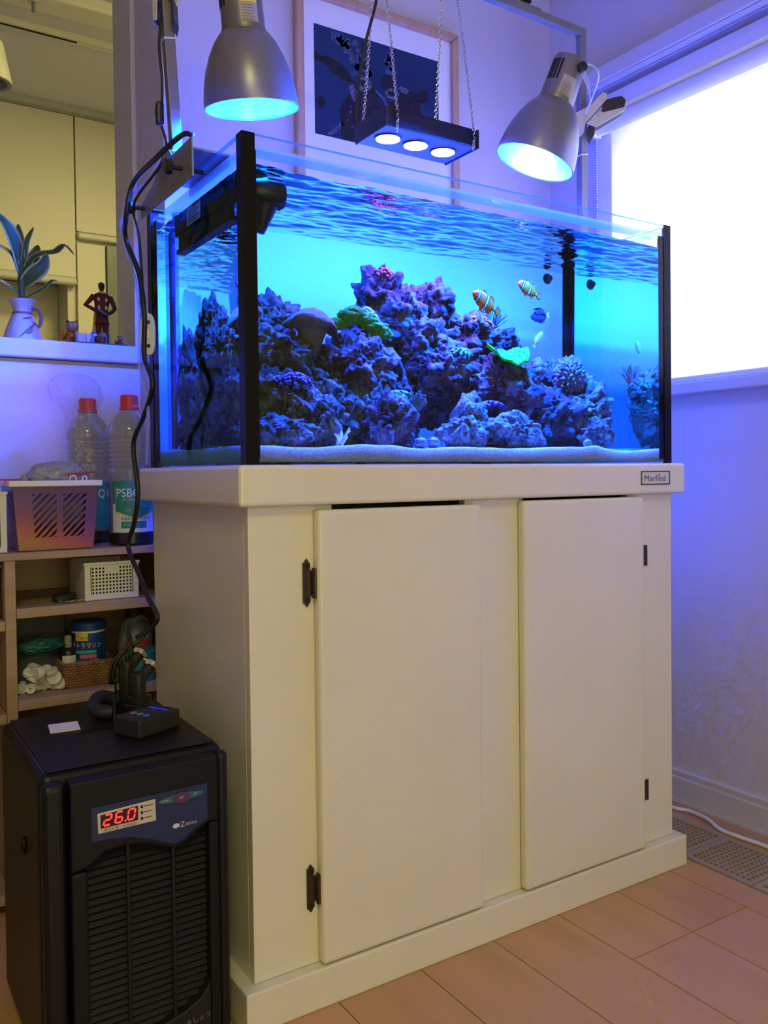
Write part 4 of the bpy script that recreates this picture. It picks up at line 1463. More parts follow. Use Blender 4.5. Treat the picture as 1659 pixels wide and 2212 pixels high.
ref = (-0.0285, 0.2380, 1.56)
plate2d([(-0.018, 0.10), (0.004, 0.09), (0.0036, 0.0195), (-0.0088, -0.0067), (-0.0098, -0.0383), (-0.0166, -0.0383), (-0.0185, 0.02)], ref, -0.016, -0.0138, 'clip_jaw', M_clip, LL)
plate2d([(-0.018, 0.10), (0.004, 0.09), (0.0036, 0.0195), (-0.0088, -0.0067), (-0.0098, -0.0383), (-0.0166, -0.0383), (-0.0185, 0.02)], ref, 0.0138, 0.016, 'clip_jaw', M_clip, LL)
plate2d([(-0.0137, -0.002), (-0.0125, 0.002), (-0.0123, -0.0395), (-0.0150, -0.0395)], ref, -0.0135, 0.0135, 'clip_pad', M_black, LL)
plate2d([(0.0035, 0.03), (0.0412, 0.03), (0.0212, -0.0176), (0.0169, -0.004), (0.0064, -0.001)], ref, -0.0160, -0.0137, 'clip_jaw', M_clip, LL)
plate2d([(0.0125, 0.004), (0.0150, 0.004), (0.0170, -0.038), (0.0140, -0.052), (0.0128, -0.04)], ref, -0.0135, 0.0135, 'clip_pad', M_black, LL)
k0 = nL + uL * 0.060
ed = (-RT * 0.85 - FW * 0.5).normalized()
arm1 = k0 + ed * 0.034
arm0 = V(ref) + RT * 0.030 + V((0, 0, 0.032)) - FW * 0.018
rg = []
dirv = arm1 - arm0
nn = dirv.cross(sd).normalized()
for t in (0, 0.5, 1):
    p = arm0 + dirv * t + V((0, 0, -0.012 * math.sin(t * PI)))
    rg.append([p + sd * 0.012 + nn * 0.001, p - sd * 0.012 + nn * 0.001, p - sd * 0.012 - nn * 0.001, p + sd * 0.012 - nn * 0.001])
MB().rings(rg).build('bracket_arm', M_clip, LL)
ee = (RT * 0.78 - FW * 0.62).normalized()
MB().lathe([(0.0085, 0), (0.0095, 0.002), (0.0095, 0.009), (0.006, 0.011)], nL + uL * 0.068 + ee * 0.0325, ee, 12).build('swivel_knob', M_black, LL, smooth=30)
MB().tube([nL + uL * 0.066 + ee * 0.036, nL + uL * 0.076 + ee * 0.038 - RT * 0.02, nL + uL * 0.085 - RT * 0.03 - FW * 0.034], 0.004, 6, smooth=6, flat=0.4).build('yoke', M_clip, LL, smooth=60)

# ================================================================== HANGING LED PANEL
lp = thing('led_panel', 'black hanging reef light bar with three glowing lenses', 'lamp', (0.467, 0.253, 1.432))
PX0, PX1, PY0, PY1, PZ0, PZ1 = 0.364, 0.571, 0.198, 0.308, 1.4325, 1.465
MB().box(PX0, PX1, PY0, PY1, PZ0, PZ1).build('housing', M_black, lp, bev=0.002)
for k in range(9):
    y = PY0 + 0.012 + k * 0.0108
    MB().box(PX0 + 0.004, PX1 - 0.004, y - 0.0012, y + 0.0012, PZ1 + 0.0003, PZ1 + 0.007).build('cooling_fin', M_black, lp)
for x0 in (PX0 - 0.004, PX1 + 0.0003):
    MB().box(x0, x0 + 0.0037, PY0 - 0.002, PY1 + 0.002, PZ0 - 0.002, PZ1 + 0.003).build('end_plate', M_black, lp, bev=0.001)
for x in (0.3985, 0.4615, 0.5265):
    rg_ = MB().lathe([(0.0268, 0), (0.0268, 0.0022), (0.0232, 0.0022), (0.0232, 0)], (x, 0.2515, PZ0 - 0.0001), (0, 0, -1), 36, False, False).build('lens_ring', M_black, lp, smooth=30)
    MB().lathe([(0.0230, 0), (0.0225, 0.0006), (0.015, 0.0013), (0, 0.0017)], (x, 0.2515, PZ0 - 0.0003), (0, 0, -1), 12).build('lens', emis('led_lens', (0.11, 0.075, 1.0), LEDS), rg_, smooth=60)


def chain(p0, p1, sag, name):
    p0, p1 = V(p0), V(p1)
    n = int((p1 - p0).length / 0.0062)
    mb = MB()
    for i in range(n):
        t = (i + 0.5) / n
        p = p0 + (p1 - p0) * t + V((sag * math.sin(PI * t), 0, 0))
        d = (p1 - p0).normalized()
        a = d.orthogonal().normalized()
        b = d.cross(a)
        ang = (i % 2) * PI / 2 + 0.5
        s = a * math.cos(ang) + b * math.sin(ang)
        mb.tube([p + d * 0.0044 * math.cos(q) + s * 0.0027 * math.sin(q) for q in [2 * PI * z / 8 for z in range(8)]], 0.0008, 4, closed=True)
    return mb.build(name, M_chrome, lp, smooth=60)


for (a, b) in (((0.374, 0.303, 1.470), (0.378, 0.262, 1.768)), ((0.386, 0.1965, 1.455), (0.388, 0.250, 1.768)),
               ((0.541, 0.303, 1.470), (0.536, 0.262, 1.768)), ((0.5625, 0.1965, 1.457), (0.560, 0.250, 1.768))):
    chain(a, b, 0.0015, 'hanging_chain')
for x in (0.386, 0.5625):
    chain((x, 0.1955, 1.457), (x - 0.004, 0.1945, 1.424), 0.0, 'chain_tail')
    MB().box(x - 0.006, x + 0.006, 0.1950, 0.1978, 1.448, 1.462).build('eye_tab', M_black, lp)
MB().tube([(0.362, 0.304, 1.462), (0.360, 0.304, 1.50), (0.368, 0.290, 1.60), (0.384, 0.262, 1.70), (0.388, 0.262, 1.80)], 0.003, 8, smooth=8).build('power_cable', M_rubber, lp, smooth=180)

# ================================================================== CORDS AT THE LEFT
tag(MB().tube([(-0.0290, 0.118, 1.3055), (-0.040, 0.135, 1.310), (-0.056, 0.214, 1.296), (-0.062, 0.318, 1.285), (-0.070, 0.335, 1.235), (-0.060, 0.375, 1.204), (-0.05, 0.338, 1.140), (-0.05, 0.310, 1.065),
               (-0.05, 0.314, 0.996), (-0.05, 0.272, 0.945), (-0.05, 0.325, 0.8955), (-0.05, 0.389, 0.8505), (-0.05, 0.366, 0.769), (-0.05, 0.392, 0.712),
               (-0.05, 0.4326, 0.668), (-0.05, 0.369, 0.624), (-0.05, 0.316, 0.589), (-0.05, 0.268, 0.564), (-0.052, 0.285, 0.545), (-0.075, 0.30, 0.525)], 0.0042, 10, smooth=10)
    .build('power_cord', M_rubber, smooth=180), 'thick black power cord winding down the left of the tank', 'cord')
tag(MB().tube([(-0.025, 0.240, 1.60), (-0.0375, 0.246, 1.50), (-0.034, 0.246, 1.44), (-0.0345, 0.246, 1.40)], 0.0022, 8, smooth=8)
    .build('lamp_cord', M_rubber, smooth=180), 'thin black lamp cord on the left post', 'cord')
sw = thing('inline_switch', 'small black inline switch on the left post cord', 'switch', (-0.036, 0.246, 1.36))
MB().box(-0.0445, -0.0325, 0.240, 0.254, 1.362, 1.400).build('body', M_black, sw, bev=0.004)
MB().box(-0.0458, -0.0440, 0.244, 0.250, 1.376, 1.388).build('rocker', M_blackm, sw, bev=0.001)
tag(MB().tube([(-0.036, 0.246, 1.361), (-0.030, 0.243, 1.33), (-0.036, 0.262, 1.30), (-0.058, 0.330, 1.255), (-0.045, 0.352, 1.21), (-0.045, 0.335, 1.12), (-0.050, 0.338, 1.085)], 0.0022, 8, smooth=8)
    .build('lamp_cord', M_rubber, smooth=180), 'thin black cord from the inline switch to the white switch', 'cord')
M_fros = thin('frosted_tube', (0.75, 0.80, 0.95), haze=(0.5, 0.6, 0.95), hazef=0.3)
tag(MB().tube([(-0.028, 0.255, 1.318), (-0.046, 0.290, 1.285), (-0.064, 0.347, 1.262), (-0.070, 0.365, 1.225), (-0.060, 0.380, 1.19), (-0.052, 0.352, 1.13), (-0.052, 0.33, 1.07), (-0.052, 0.335, 0.98), (-0.05, 0.300, 0.93), (-0.048, 0.31, 0.86), (-0.045, 0.33, 0.815)], 0.0030, 8, smooth=8)
    .build('air_hose', M_fros, smooth=180), 'clear thin air hose running beside the black cords', 'hose')
ws = thing('cord_switch', 'white translucent cord switch hanging left of the tank', 'switch', (-0.056, 0.31, 1.01))
M_wsw = mat('switch_white', (0.62, 0.64, 0.72), 0.4)
Mx = T(-0.0400, 0.325, 1.035) @ Matrix.Rotation(-0.50, 4, 'Z')
o8 = []
for k in range(28):
    a = 2 * PI * k / 28
    o8.append((0.0125 * math.copysign(abs(math.cos(a)) ** 0.7, math.cos(a)), 0.036 * math.copysign(abs(math.sin(a)) ** 0.7, math.sin(a))))
MB().prism(o8, -0.006, 0.004, Mx).build('body', M_wsw, ws, bev=0.0015)
for z in (0.020, -0.020):
    MB().lathe([(0.0032, 0), (0.0032, 0.0015)], Mx @ V((0.002, -0.0061, z)), Mx.to_3x3() @ V((0, -1, 0)), 12).build('screw', M_bronze, ws)
MB().box(-0.003, 0.004, -0.0085, -0.0062, -0.008, 0.008, Mx).build('rocker', M_white, ws, bev=0.001)

# ================================================================== SHELF UNIT (left, against the counter wall)
SY0_, SY1_ = 0.55, 0.845
sh = thing('shelf_unit', 'beige woodgrain shelf unit below the counter ledge', 'shelf', (-0.3, 0.7, 0))
MB().box(-1.0, 0.090, SY0_, SY1_, 0.6440, 0.6570).build('top_board', M_shelf, sh, bev=0.001)
for x0, x1 in ((-0.2365, -0.2185), (0.0715, 0.0895), (-0.60, -0.582)):
    MB().box(x0, x1, SY0_, SY1_, 0.0, 0.6435).build('upright', M_shelf, sh, bev=0.001)
for z1 in (0.5560, 0.388, 0.06):
    MB().box(-0.218, 0.071, SY0_, SY1_ - 0.012, z1 - 0.018, z1).build('shelf_board', M_shelf, sh, bev=0.001)
    MB().box(-0.5815, -0.237, SY0_, SY1_ - 0.012, z1 - 0.018 - 0.02, z1 - 0.02).build('shelf_board', M_shelf, sh, bev=0.001)
MB().box(-1.0, 0.071, SY1_ - 0.011, SY1_ - 0.003, 0.0, 0.6435).build('back_board', M_shelf, sh)

ZS, ZM, ZL = 0.6575, 0.5565, 0.3885
# --- rainbow basket: translucent purple tub with slanted slots and white rim
M_rb = bpy.data.materials.new('rainbow_plastic')
M_rb.use_nodes = True
nt = M_rb.node_tree
tc = nt.nodes.new('ShaderNodeTexCoord')
sp = nt.nodes.new('ShaderNodeSeparateXYZ')
ad = nt.nodes.new('ShaderNodeMath')
ad.operation = 'MULTIPLY_ADD'
ad.inputs[1].default_value = -0.9
mrg = nt.nodes.new('ShaderNodeMapRange')
mrg.inputs['From Min'].default_value = 0.0
mrg.inputs['From Max'].default_value = 0.135
cr_ = nt.nodes.new('ShaderNodeValToRGB')
els = cr_.color_ramp.elements
els[0].position, els[0].color = 0.0, (0.40, 0.17, 0.04, 1)
els[1].position, els[1].color = 1.0, (0.11, 0.032, 0.19, 1)
for pos, c in ((0.16, (0.42, 0.09, 0.05, 1)), (0.34, (0.24, 0.05, 0.13, 1)), (0.58, (0.12, 0.035, 0.20, 1))):
    x = els.new(pos)
    x.color = c
nt.links.new(tc.outputs['Object'], sp.inputs[0])
dv = nt.nodes.new('ShaderNodeMath')
dv.operation = 'MULTIPLY_ADD'
dv.inputs[1].default_value = 0.35
nt.links.new(sp.outputs['X'], dv.inputs[0])
nt.links.new(sp.outputs['Z'], dv.inputs[2])
nt.links.new(dv.outputs[0], mrg.inputs[0])
nt.links.new(mrg.outputs[0], cr_.inputs[0])
nt.links.new(cr_.outputs[0], nt.nodes['Principled BSDF'].inputs['Base Color'])
nt.nodes['Principled BSDF'].inputs['Roughness'].default_value = 0.3
bk = thing('rainbow_basket', 'purple and orange plastic basket with slanted slots and white rim', 'basket', (-0.145, 0.63, ZS))


bx0, bx1, by0, by1 = -0.218, -0.066, 0.572, 0.70
zb0, zb1 = ZS + 0.001, 0.778
mb = MB()
t_ = 0.002
mb.box(bx0 + 0.01, bx1 - 0.01, by0 + 0.008, by1 - 0.008, zb0, zb0 + 0.003)


def wallq(p, q, r, s, n_):
    """thick quad wall"""
    o_ = V(n_) * t_
    P = [V(v) for v in (p, q, r, s)]
    Q = [v + o_ for v in P]
    vs = [mb.b.verts.new(v) for v in P + Q]
    for f_ in ((0, 1, 2, 3), (7, 6, 5, 4), (0, 4, 5, 1), (1, 5, 6, 2), (2, 6, 7, 3), (3, 7, 4, 0)):
        mb.b.faces.new([vs[i_] for i_ in f_])


def front_pt(u, v):     # u 0..1 across, v 0..1 up
    ins = 0.010 * (1 - v)
    return V((bx0 + ins + (bx1 - bx0 - 2 * ins) * u, by0 + 0.006 * (1 - v), zb0 + (zb1 - zb0) * v))


# front wall: rails, stiles and slanted bars that leave open slots
def fstrip(u0, u1, v0, v1):
    wallq(front_pt(u0, v0), front_pt(u1, v0), front_pt(u1, v1), front_pt(u0, v1), (0, 1, 0))


fstrip(0, 1, 0, 0.20)
fstrip(0, 1, 0.88, 1.0)
for u0, u1 in ((0.0, 0.22), (0.50, 0.58), (0.86, 1.0)):
    fstrip(u0, u1, 0.20, 0.88)
for ua, ub in ((0.22, 0.50), (0.58, 0.86)):
    NC = 7
    for k in range(-4, 8):
        for c_ in range(NC):
            s0, s1 = c_ / NC, (c_ + 1) / NC
            q0, q1 = 0.20 + k * 0.115 + 0.36 * s0, 0.20 + k * 0.115 + 0.36 * s1
            lo0, hi0, lo1, hi1 = [min(0.88, max(0.20, z)) for z in (q0, q0 + 0.058, q1, q1 + 0.058)]
            if hi0 - lo0 + hi1 - lo1 < 0.004:
                continue
            u0, u1 = ua + (ub - ua) * s0, ua + (ub - ua) * s1
            wallq(front_pt(u0, lo0), front_pt(u1, lo1), front_pt(u1, hi1), front_pt(u0, hi0), (0, 1, 0))
# sides and back
for sx_ in (0, 1):
    x_ = (lambda v: bx0 + 0.010 * (1 - v)) if sx_ == 0 else (lambda v: bx1 - 0.010 * (1 - v))
    wallq((x_(0), by0 + 0.006, zb0), (x_(1), by0, zb1), (x_(1), by1, zb1), (x_(0), by1 - 0.006, zb0), (0.5 if sx_ == 0 else -0.5, 0, 0))
wallq((bx0 + 0.01, by1 - 0.006, zb0), (bx1 - 0.01, by1 - 0.006, zb0), (bx1, by1, zb1), (bx0, by1, zb1), (0, -0.5, 0))
mb.build('tub', M_rb, bk)
mb = MB()
mb.box(bx0 - 0.006, bx1 + 0.006, by0 - 0.007, by0 + 0.003, zb1 - 0.001, zb1 + 0.010).box(bx0 - 0.006, bx1 + 0.006, by1 - 0.003, by1 + 0.007, zb1 - 0.001, zb1 + 0.010)
mb.box(bx0 - 0.006, bx0 + 0.004, by0 + 0.003, by1 - 0.003, zb1 - 0.001, zb1 + 0.010).box(bx1 - 0.004, bx1 + 0.006, by0 + 0.003, by1 - 0.003, zb1 - 0.001, zb1 + 0.010)
mb.build('rim', M_white, bk, bev=0.002)
# contents of the basket
tag(MB().box(-0.195, -0.085, 0.595, 0.68, 0.70, 0.765).build('folded_cloth', mat('dull_fabric', (0.20, 0.17, 0.24), 0.9, var=0.5, scale=40), bev=0.012, seg=3), 'dark bundled cloth inside the rainbow basket', 'cloth')
tag(MB().tube([(-0.140, 0.60, 0.797), (-0.10, 0.60, 0.800), (-0.064, 0.60, 0.804)], 0.0022, 6).build('red_stick', mat('red_plastic', (0.55, 0.03, 0.03), 0.4)), 'thin red stick lying across the rainbow basket rim', 'stick')
for x, lab in ((-0.108, 'larger white loop poking out of the rainbow basket'), (-0.087, 'smaller white loop poking out of the rainbow basket')):
    r = 0.0055 if x < -0.1 else 0.004
    tag(MB().tube([(x + r * math.cos(a), 0.592, 0.791 + r * 1.1 * math.sin(a)) for a in [2 * PI * k / 14 for k in range(14)]], 0.0016, 6, closed=True).build('white_loop', M_white, smooth=180), lab, 'loop')
tag(MB().cyl((-0.196, 0.60, 0.778), (-0.190, 0.60, 0.797), 0.010, 0.007, 14).build('bottle_cap', mat('grey_cap', (0.25, 0.26, 0.25), 0.4), smooth=40), 'grey cap sticking out at the left of the rainbow basket', 'cap')
tag(MB().box(-0.235, -0.19, 0.60, 0.63, 0.7885, 0.7925).build('red_strip', mat('red_plastic'), bev=0.001), 'short red strip on the left rim of the rainbow basket', 'strip')


def crumple(name, c, rad, seed, m_, lab, cat, amp=0.5, sub=5, fr=2.0):
    mb = MB()
    d = bmesh.ops.create_icosphere(mb.b, subdivisions=sub, radius=1)
    s = V((seed * 1.7, seed * 2.3, seed * 0.9))
    for v in d['verts']:
        p = v.co.copy()
        a = noise.noise(p * fr + s) * 0.6 + (0.5 - abs(noise.noise(p * fr * 2.3 + s))) * 0.5
        v.co = V((c[0] + p.x * rad[0] * (1 + a * amp), c[1] + p.y * rad[1] * (1 + a * amp), c[2] + p.z * rad[2] * (1 + a * amp)))
    o = mb.build(name, m_, smooth=50)
    return tag(o, lab, cat)


M_film = thin('plastic_film', (0.96, 0.96, 0.97), ior=1.5, rough=0.08, haze=(0.75, 0.75, 0.8), hazef=0.04, bump=0.5, bscale=70)
M_film2 = thin('cloudy_film', (0.78, 0.78, 0.84), ior=1.5, rough=0.2, haze=(0.7, 0.7, 0.75), hazef=0.35, front_only=False)
crumple('plastic_bag', (-0.125, 0.63, 0.795), (0.055, 0.032, 0.028), 4, M_film2, 'cloudy plastic bag heaped on the rainbow basket', 'bag', 0.35)
mb = MB()
prof = [(0.046, 0.0), (0.049, 0.05), (0.049, 0.15), (0.047, 0.20), (0.040, 0.235), (0.030, 0.258), (0.034, 0.275), (0.050, 0.300), (0.052, 0.322), (0.040, 0.340), (0.018, 0.349), (0.002, 0.351)]
rg = []
for i in range(45):
    t = i / 44 * (len(prof) - 1)
    k = min(int(t), len(prof) - 2)
    r = prof[k][0] + (prof[k + 1][0] - prof[k][0]) * (t - k)
    h = prof[k][1] + (prof[k + 1][1] - prof[k][1]) * (t - k)
    ring = []
    for q in range(56):
        a = 2 * PI * q / 56
        wv = noise.noise(V((math.cos(a) * 2.2, math.sin(a) * 2.2, h * 14))) * 0.16 + 0.10 * abs(noise.noise(V((math.cos(a) * 5, math.sin(a) * 5, h * 22)))) + 0.03 * math.sin(9 * a + h * 12)
        R = r * (1 + wv * (0.25 + h * 2.4))
        ring.append(V((-0.050 - 0.16 * max(0, h - 0.20) + R * math.cos(a), 0.735 + R * 0.85 * math.sin(a), ZS + 0.001 + h)))
    rg.append(ring)
mb.rings(rg, cap0=False, cap1=True)
tag(mb.build('clear_bag', M_film, smooth=60), 'tall clear plastic bag around the bottle behind the basket', 'bag')


# --- bacteria bottles
def bottle(c, lab, full, group):
    x, y, z = c
    b = thing('supplement_bottle', lab, 'bottle', c, group)
    pr_ = [(0.039, 0.0), (0.0425, 0.004), (0.0425, 0.145)]
    for k in range(7):
        zz = 0.150 + k * 0.0095
        pr_ += [(0.0425, zz), (0.0385, zz + 0.0035), (0.0425, zz + 0.007)]
    pr_ += [(0.0425, 0.222), (0.040, 0.235), (0.032, 0.252), (0.020, 0.266), (0.0155, 0.272), (0.0155, 0.280)]
    MB().lathe(pr_, c, n=40, cap1=False).build('shell', thin('bottle_pet', (0.80, 0.79, 0.66), ior=1.5, rough=0.06, haze=(0.62, 0.60, 0.50), hazef=0.16), b, smooth=50)
    MB().lathe([(0.0395, 0.0003), (0.0432, 0.0045), (0.0432, 0.0245), (0.0, 0.0246)], c, n=40).build('dark_base', mat('bottle_base', (0.018, 0.016, 0.016), 0.3), b, smooth=40)
    cp = MB().lathe([(0.0195, 0.0), (0.0195, 0.004), (0.0180, 0.006), (0.0165, 0.010), (0.0165, 0.027), (0.0150, 0.029), (0.0, 0.029)], (x, y, z + 0.270), n=32).build('cap', mat('red_cap', (0.62, 0.045, 0.025), 0.4), b, smooth=30)
    for k in range(20):
        a = 2 * PI * k / 20
        MB().box(-0.0006, 0.0006, 0.0163, 0.0171, 0.011, 0.026, T(x, y, z + 0.270) @ Matrix.Rotation(a, 4, 'Z')).build('cap_rib', mat('red_cap'), cp)
    return b


def wrap(b, c, r, a0, a1, z0, z1, off, m_, name, vee=0.0, n=28):
    mb = MB()
    lo, hi = [], []
    for k in range(n + 1):
        a = a0 + (a1 - a0) * k / n
        d = V((math.sin(a), -math.cos(a), 0))
        t = abs(2 * k / n - 1)
        lo.append(V(c) + d * (r + off) + V((0, 0, z0 - vee * (1 - t))))
        hi.append(V(c) + d * (r + off) + V((0, 0, z1)))
    for k in range(n):
        mb.quad(lo[k], lo[k + 1], hi[k + 1], hi[k])
    return mb.build(name, m_, b, smooth=180)


def wrap_text(b, c, r, s, size, a0, z, m_, name, sx=1.0):
    """lettering bent round a cylinder: flat text mapped by angle"""
    o = text(name, s, size, Matrix.Identity(4), m_, b, sx=sx)
    og = ORG[b.name]
    for v in o.data.vertices:
        p = v.co + og
        a = a0 + p.x / r
        q = V((c[0] + (r) * math.sin(a), c[1] - (r) * math.cos(a), c[2] + z + p.z))
        v.co = q - og
    return o


M_lg = mat('label_green', (0.03, 0.24, 0.19), 0.45, col2=(0.02, 0.20, 0.15), scale=12)
M_lw = mat('label_white', (0.68, 0.68, 0.68), 0.5)
M_ly = mat('label_yellow', (0.60, 0.58, 0.06), 0.5)
M_lt = mat('label_text', (0.72, 0.80, 0.78), 0.5)
M_li = mat('label_ink', (0.06, 0.07, 0.07), 0.5)
bc = (0.0065, 0.617, ZS + 0.0005)
b1 = bottle(bc, 'clear bottle with red cap and green lettered label beside the cabinet', True, 'supplement bottles')
lw = wrap(b1, bc, 0.0425, -1.15, 1.0, 0.026, 0.128, 0.0008, M_lw, 'label')
wrap(b1, bc, 0.0425, -1.15, 1.0, 0.082, 0.128, 0.0012, M_lg, 'label_panel')
wrap(b1, bc, 0.0425, -0.98, 1.0, 0.066, 0.120, 0.0016, M_ly, 'label_edge', vee=0.016)
wrap(b1, bc, 0.0425, -0.955, 0.975, 0.0685, 0.1275, 0.0020, M_lg, 'label_shield', vee=0.0158)
wrap(b1, bc, 0.0425, -0.70, 0.45, 0.034, 0.0475, 0.0012, M_lg, 'label_strip')
wrap_text(b1, bc, 0.0449, 'PSBQ10', 0.0235, -0.92, 0.096, M_lt, 'label_title', 0.92)
wrap_text(b1, bc, 0.0449, 'ピーエスビーキューテン', 0.0052, -0.62, 0.0885, M_lt, 'label_reading')
wrap_text(b1, bc, 0.0449, 'バクテリア', 0.0052, -0.56, 0.0805, M_li, 'label_reading')
wrap_text(b1, bc, 0.0441, '有機物分解・水質浄化', 0.0062, -0.70, 0.0505, M_li, 'label_claim')
wrap_text(b1, bc, 0.0441, 'アンモニア', 0.0055, -0.62, 0.0385, M_lt, 'label_claim')
mb = MB()
for k in range(9):
    a = PI * k / 8
    x_ = 0.0075 * math.cos(a)
    z_ = 0.0045 + 0.0062 * math.sin(a)
    for s_ in (1,):
        p = []
        for (dx, dz) in ((0.55 * x_ - 0.0007, 0.55 * (z_ - 0.0045)), (0.55 * x_ + 0.0007, 0.55 * (z_ - 0.0045)), (x_, z_ - 0.0045)):
            an = -0.36 + dx / 0.0449
            p.append(V(bc) + V((math.sin(an), -math.cos(an), 0)) * 0.0449 + V((0, 0, 0.0665 + dz)))
        f = mb.b.faces.new([mb.b.verts.new(q) for q in p])
mb.build('label_sunburst', M_ly, b1)
bc2 = (-0.046, 0.735, ZS + 0.0005)
b2 = bottle(bc2, 'second red capped bottle wrapped in the clear bag behind', False, 'supplement bottles')
wrap(b2, bc2, 0.0425, -1.2, 1.2, 0.030, 0.125, 0.0008, M_lg, 'label')
wrap_text(b2, bc2, 0.0440, 'PSBQ10', 0.0235, -0.6, 0.094, M_lt, 'label_title', 0.92)


# --- perforated white boxes
def perforated(x0, x1, y0, y1, z0, z1, nx, nz, skip, lab, mx=0.012, mz0=0.010, mz1=0.008):
    b = thing('perforated_box', lab, 'box', ((x0 + x1) / 2, (y0 + y1) / 2, z0), 'white perforated boxes')
    M_ = mat('ivory_plastic', (0.72, 0.70, 0.60), 0.45)
    mb = MB()
    t = 0.002
    cw = (x1 - x0 - 2 * mx) / nx
    ch = (z1 - z0 - mz0 - mz1) / nz
    hb = 0.30
    mb.box(x0, x1, y0, y0 + t, z0, z0 + mz0).box(x0, x1, y0, y0 + t, z1 - mz1, z1)
    mb.box(x0, x0 + mx, y0, y0 + t, z0 + mz0, z1 - mz1).box(x1 - mx, x1, y0, y0 + t, z0 + mz0, z1 - mz1)
    for i in range(nx + 1):
        xc = x0 + mx + cw * i
        mb.box(xc - cw * hb * 0.75, xc + cw * hb * 0.75, y0, y0 + t, z0 + mz0, z1 - mz1)
    for j in range(nz + 1):
        zc = z0 + mz0 + ch * j
        mb.box(x0 + mx, x1 - mx, y0 + 0.0002, y0 + t - 0.0002, zc - ch * hb * 0.75, zc + ch * hb * 0.75)
    if skip:
        i0, i1, j0 = skip
        mb.box(x0 + mx + cw * i0, x0 + mx + cw * i1, y0 - 0.0002, y0 + t, z0 + mz0 + ch * j0, z1 - mz1)
    mb.build('front_panel', M_, b)
    MB().box(x0, x0 + t, y0 + t, y1, z0, z1).box(x1 - t, x1, y0 + t, y1, z0, z1).box(x0 + t, x1 - t, y1 - t, y1, z0, z1).box(x0 + t, x1 - t, y0 + t, y1 - t, z0, z0 + t).build('tub', M_, b)
    MB().box(x0 + 0.006, x1 - 0.006, y0 + 0.012, y1 - 0.008, z0 + 0.003, z1 - 0.02).build('dark_contents', M_dark, b)
    mb = MB()
    mb.box(x0 - 0.002, x1 + 0.002, y0 - 0.002, y0 - 0.0003, z1 - 0.004, z1 + 0.001)
    mb.build('rim', M_, b)


perforated(-0.0945, 0.0065, 0.572, 0.70, ZM + 0.0005, 0.6285, 12, 8, (4, 8, 6), 'ivory perforated box on the middle shelf')
perforated(-0.330, -0.228, 0.572, 0.70, ZS + 0.0005, 0.768, 12, 11, None, 'white perforated box cut off at the left edge on the top board')

# --- key pouch with keys
kp = thing('key_pouch', 'flat black pouch with keys on the middle shelf', 'pouch', (-0.125, 0.60, ZM))
mb = MB()
mb.lathe([(0.020, 0.0005), (0.027, 0.003), (0.028, 0.009), (0.024, 0.014), (0.0, 0.016)], (-0.125, 0.605, ZM), n=32, squash=0.7)
mb.build('case', M_blackm, kp, smooth=50)
for x, y in ((-0.138, 0.577), (-0.128, 0.572), (-0.112, 0.575)):
    mb = MB()
    mb.tube([(x + 0.0045 * math.cos(a), y + 0.0045 * math.sin(a), ZM + 0.003) for a in [2 * PI * k / 10 for k in range(10)]], 0.0011, 5, closed=True)
    mb.box(x + 0.004, x + 0.017, y - 0.0015, y + 0.0015, ZM + 0.0022, ZM + 0.0038)
    mb.build('key', mat('brass', (0.62, 0.50, 0.25), 0.25, metal=1.0), kp)

# --- fish food tin
fc = (-0.0745, 0.640, ZL + 0.002)
ft = thing('food_tin', 'blue fish food can with yellow label on the lower shelf', 'can', fc)
M_cb = mat('can_blue', (0.012, 0.045, 0.24), 0.35)
MB().lathe([(0.030, 0), (0.031, 0.003), (0.031, 0.1), (0.0295, 0.101), (0.0, 0.1012)], fc, n=36).build('can', M_cb, ft, smooth=40)
MB().lathe([(0.0315, 0.0975), (0.0315, 0.1015), (0.0, 0.1016)], fc, n=36).build('white_band', M_white, ft, smooth=40)
MB().lathe([(0.033, 0.1018), (0.033, 0.116), (0.031, 0.119), (0.0, 0.119)], fc, n=36).build('lid', mat('lid_blue', (0.012, 0.06, 0.26), 0.4), ft, smooth=30)
wrap(ft, fc, 0.031, -1.05, -0.25, 0.083, 0.097, 0.0006, mat('tin_yellow', (0.78, 0.55, 0.03), 0.5), 'yellow_badge')
wrap_text(ft, fc, 0.0320, 'Tetra', 0.0095, -0.92, 0.086, mat('ink_navy', (0.02, 0.03, 0.12), 0.5), 'badge_lettering')
wrap_text(ft, fc, 0.0318, 'テトラマリン', 0.0125, -1.35, 0.069, mat('ink_yellow', (0.80, 0.72, 0.20), 0.5), 'tin_lettering', 0.82)
wrap(ft, fc, 0.031, -1.1, 0.25, 0.058, 0.064, 0.0006, mat('ink_teal', (0.05, 0.40, 0.50), 0.5), 'teal_stripe')
wrap(ft, fc, 0.031, -0.75, 0.25, 0.048, 0.056, 0.0006, mat('ink_pink', (0.62, 0.12, 0.22), 0.5), 'pink_stripe')
wrap(ft, fc, 0.031, -0.15, 0.4, 0.036, 0.046, 0.0006, mat('ink_orange', (0.66, 0.34, 0.14), 0.5), 'orange_fish')
wrap(ft, fc, 0.031, -1.0, -0.2, 0.034, 0.046, 0.0006, mat('ink_wave', (0.06, 0.16, 0.30), 0.5), 'wave_print')

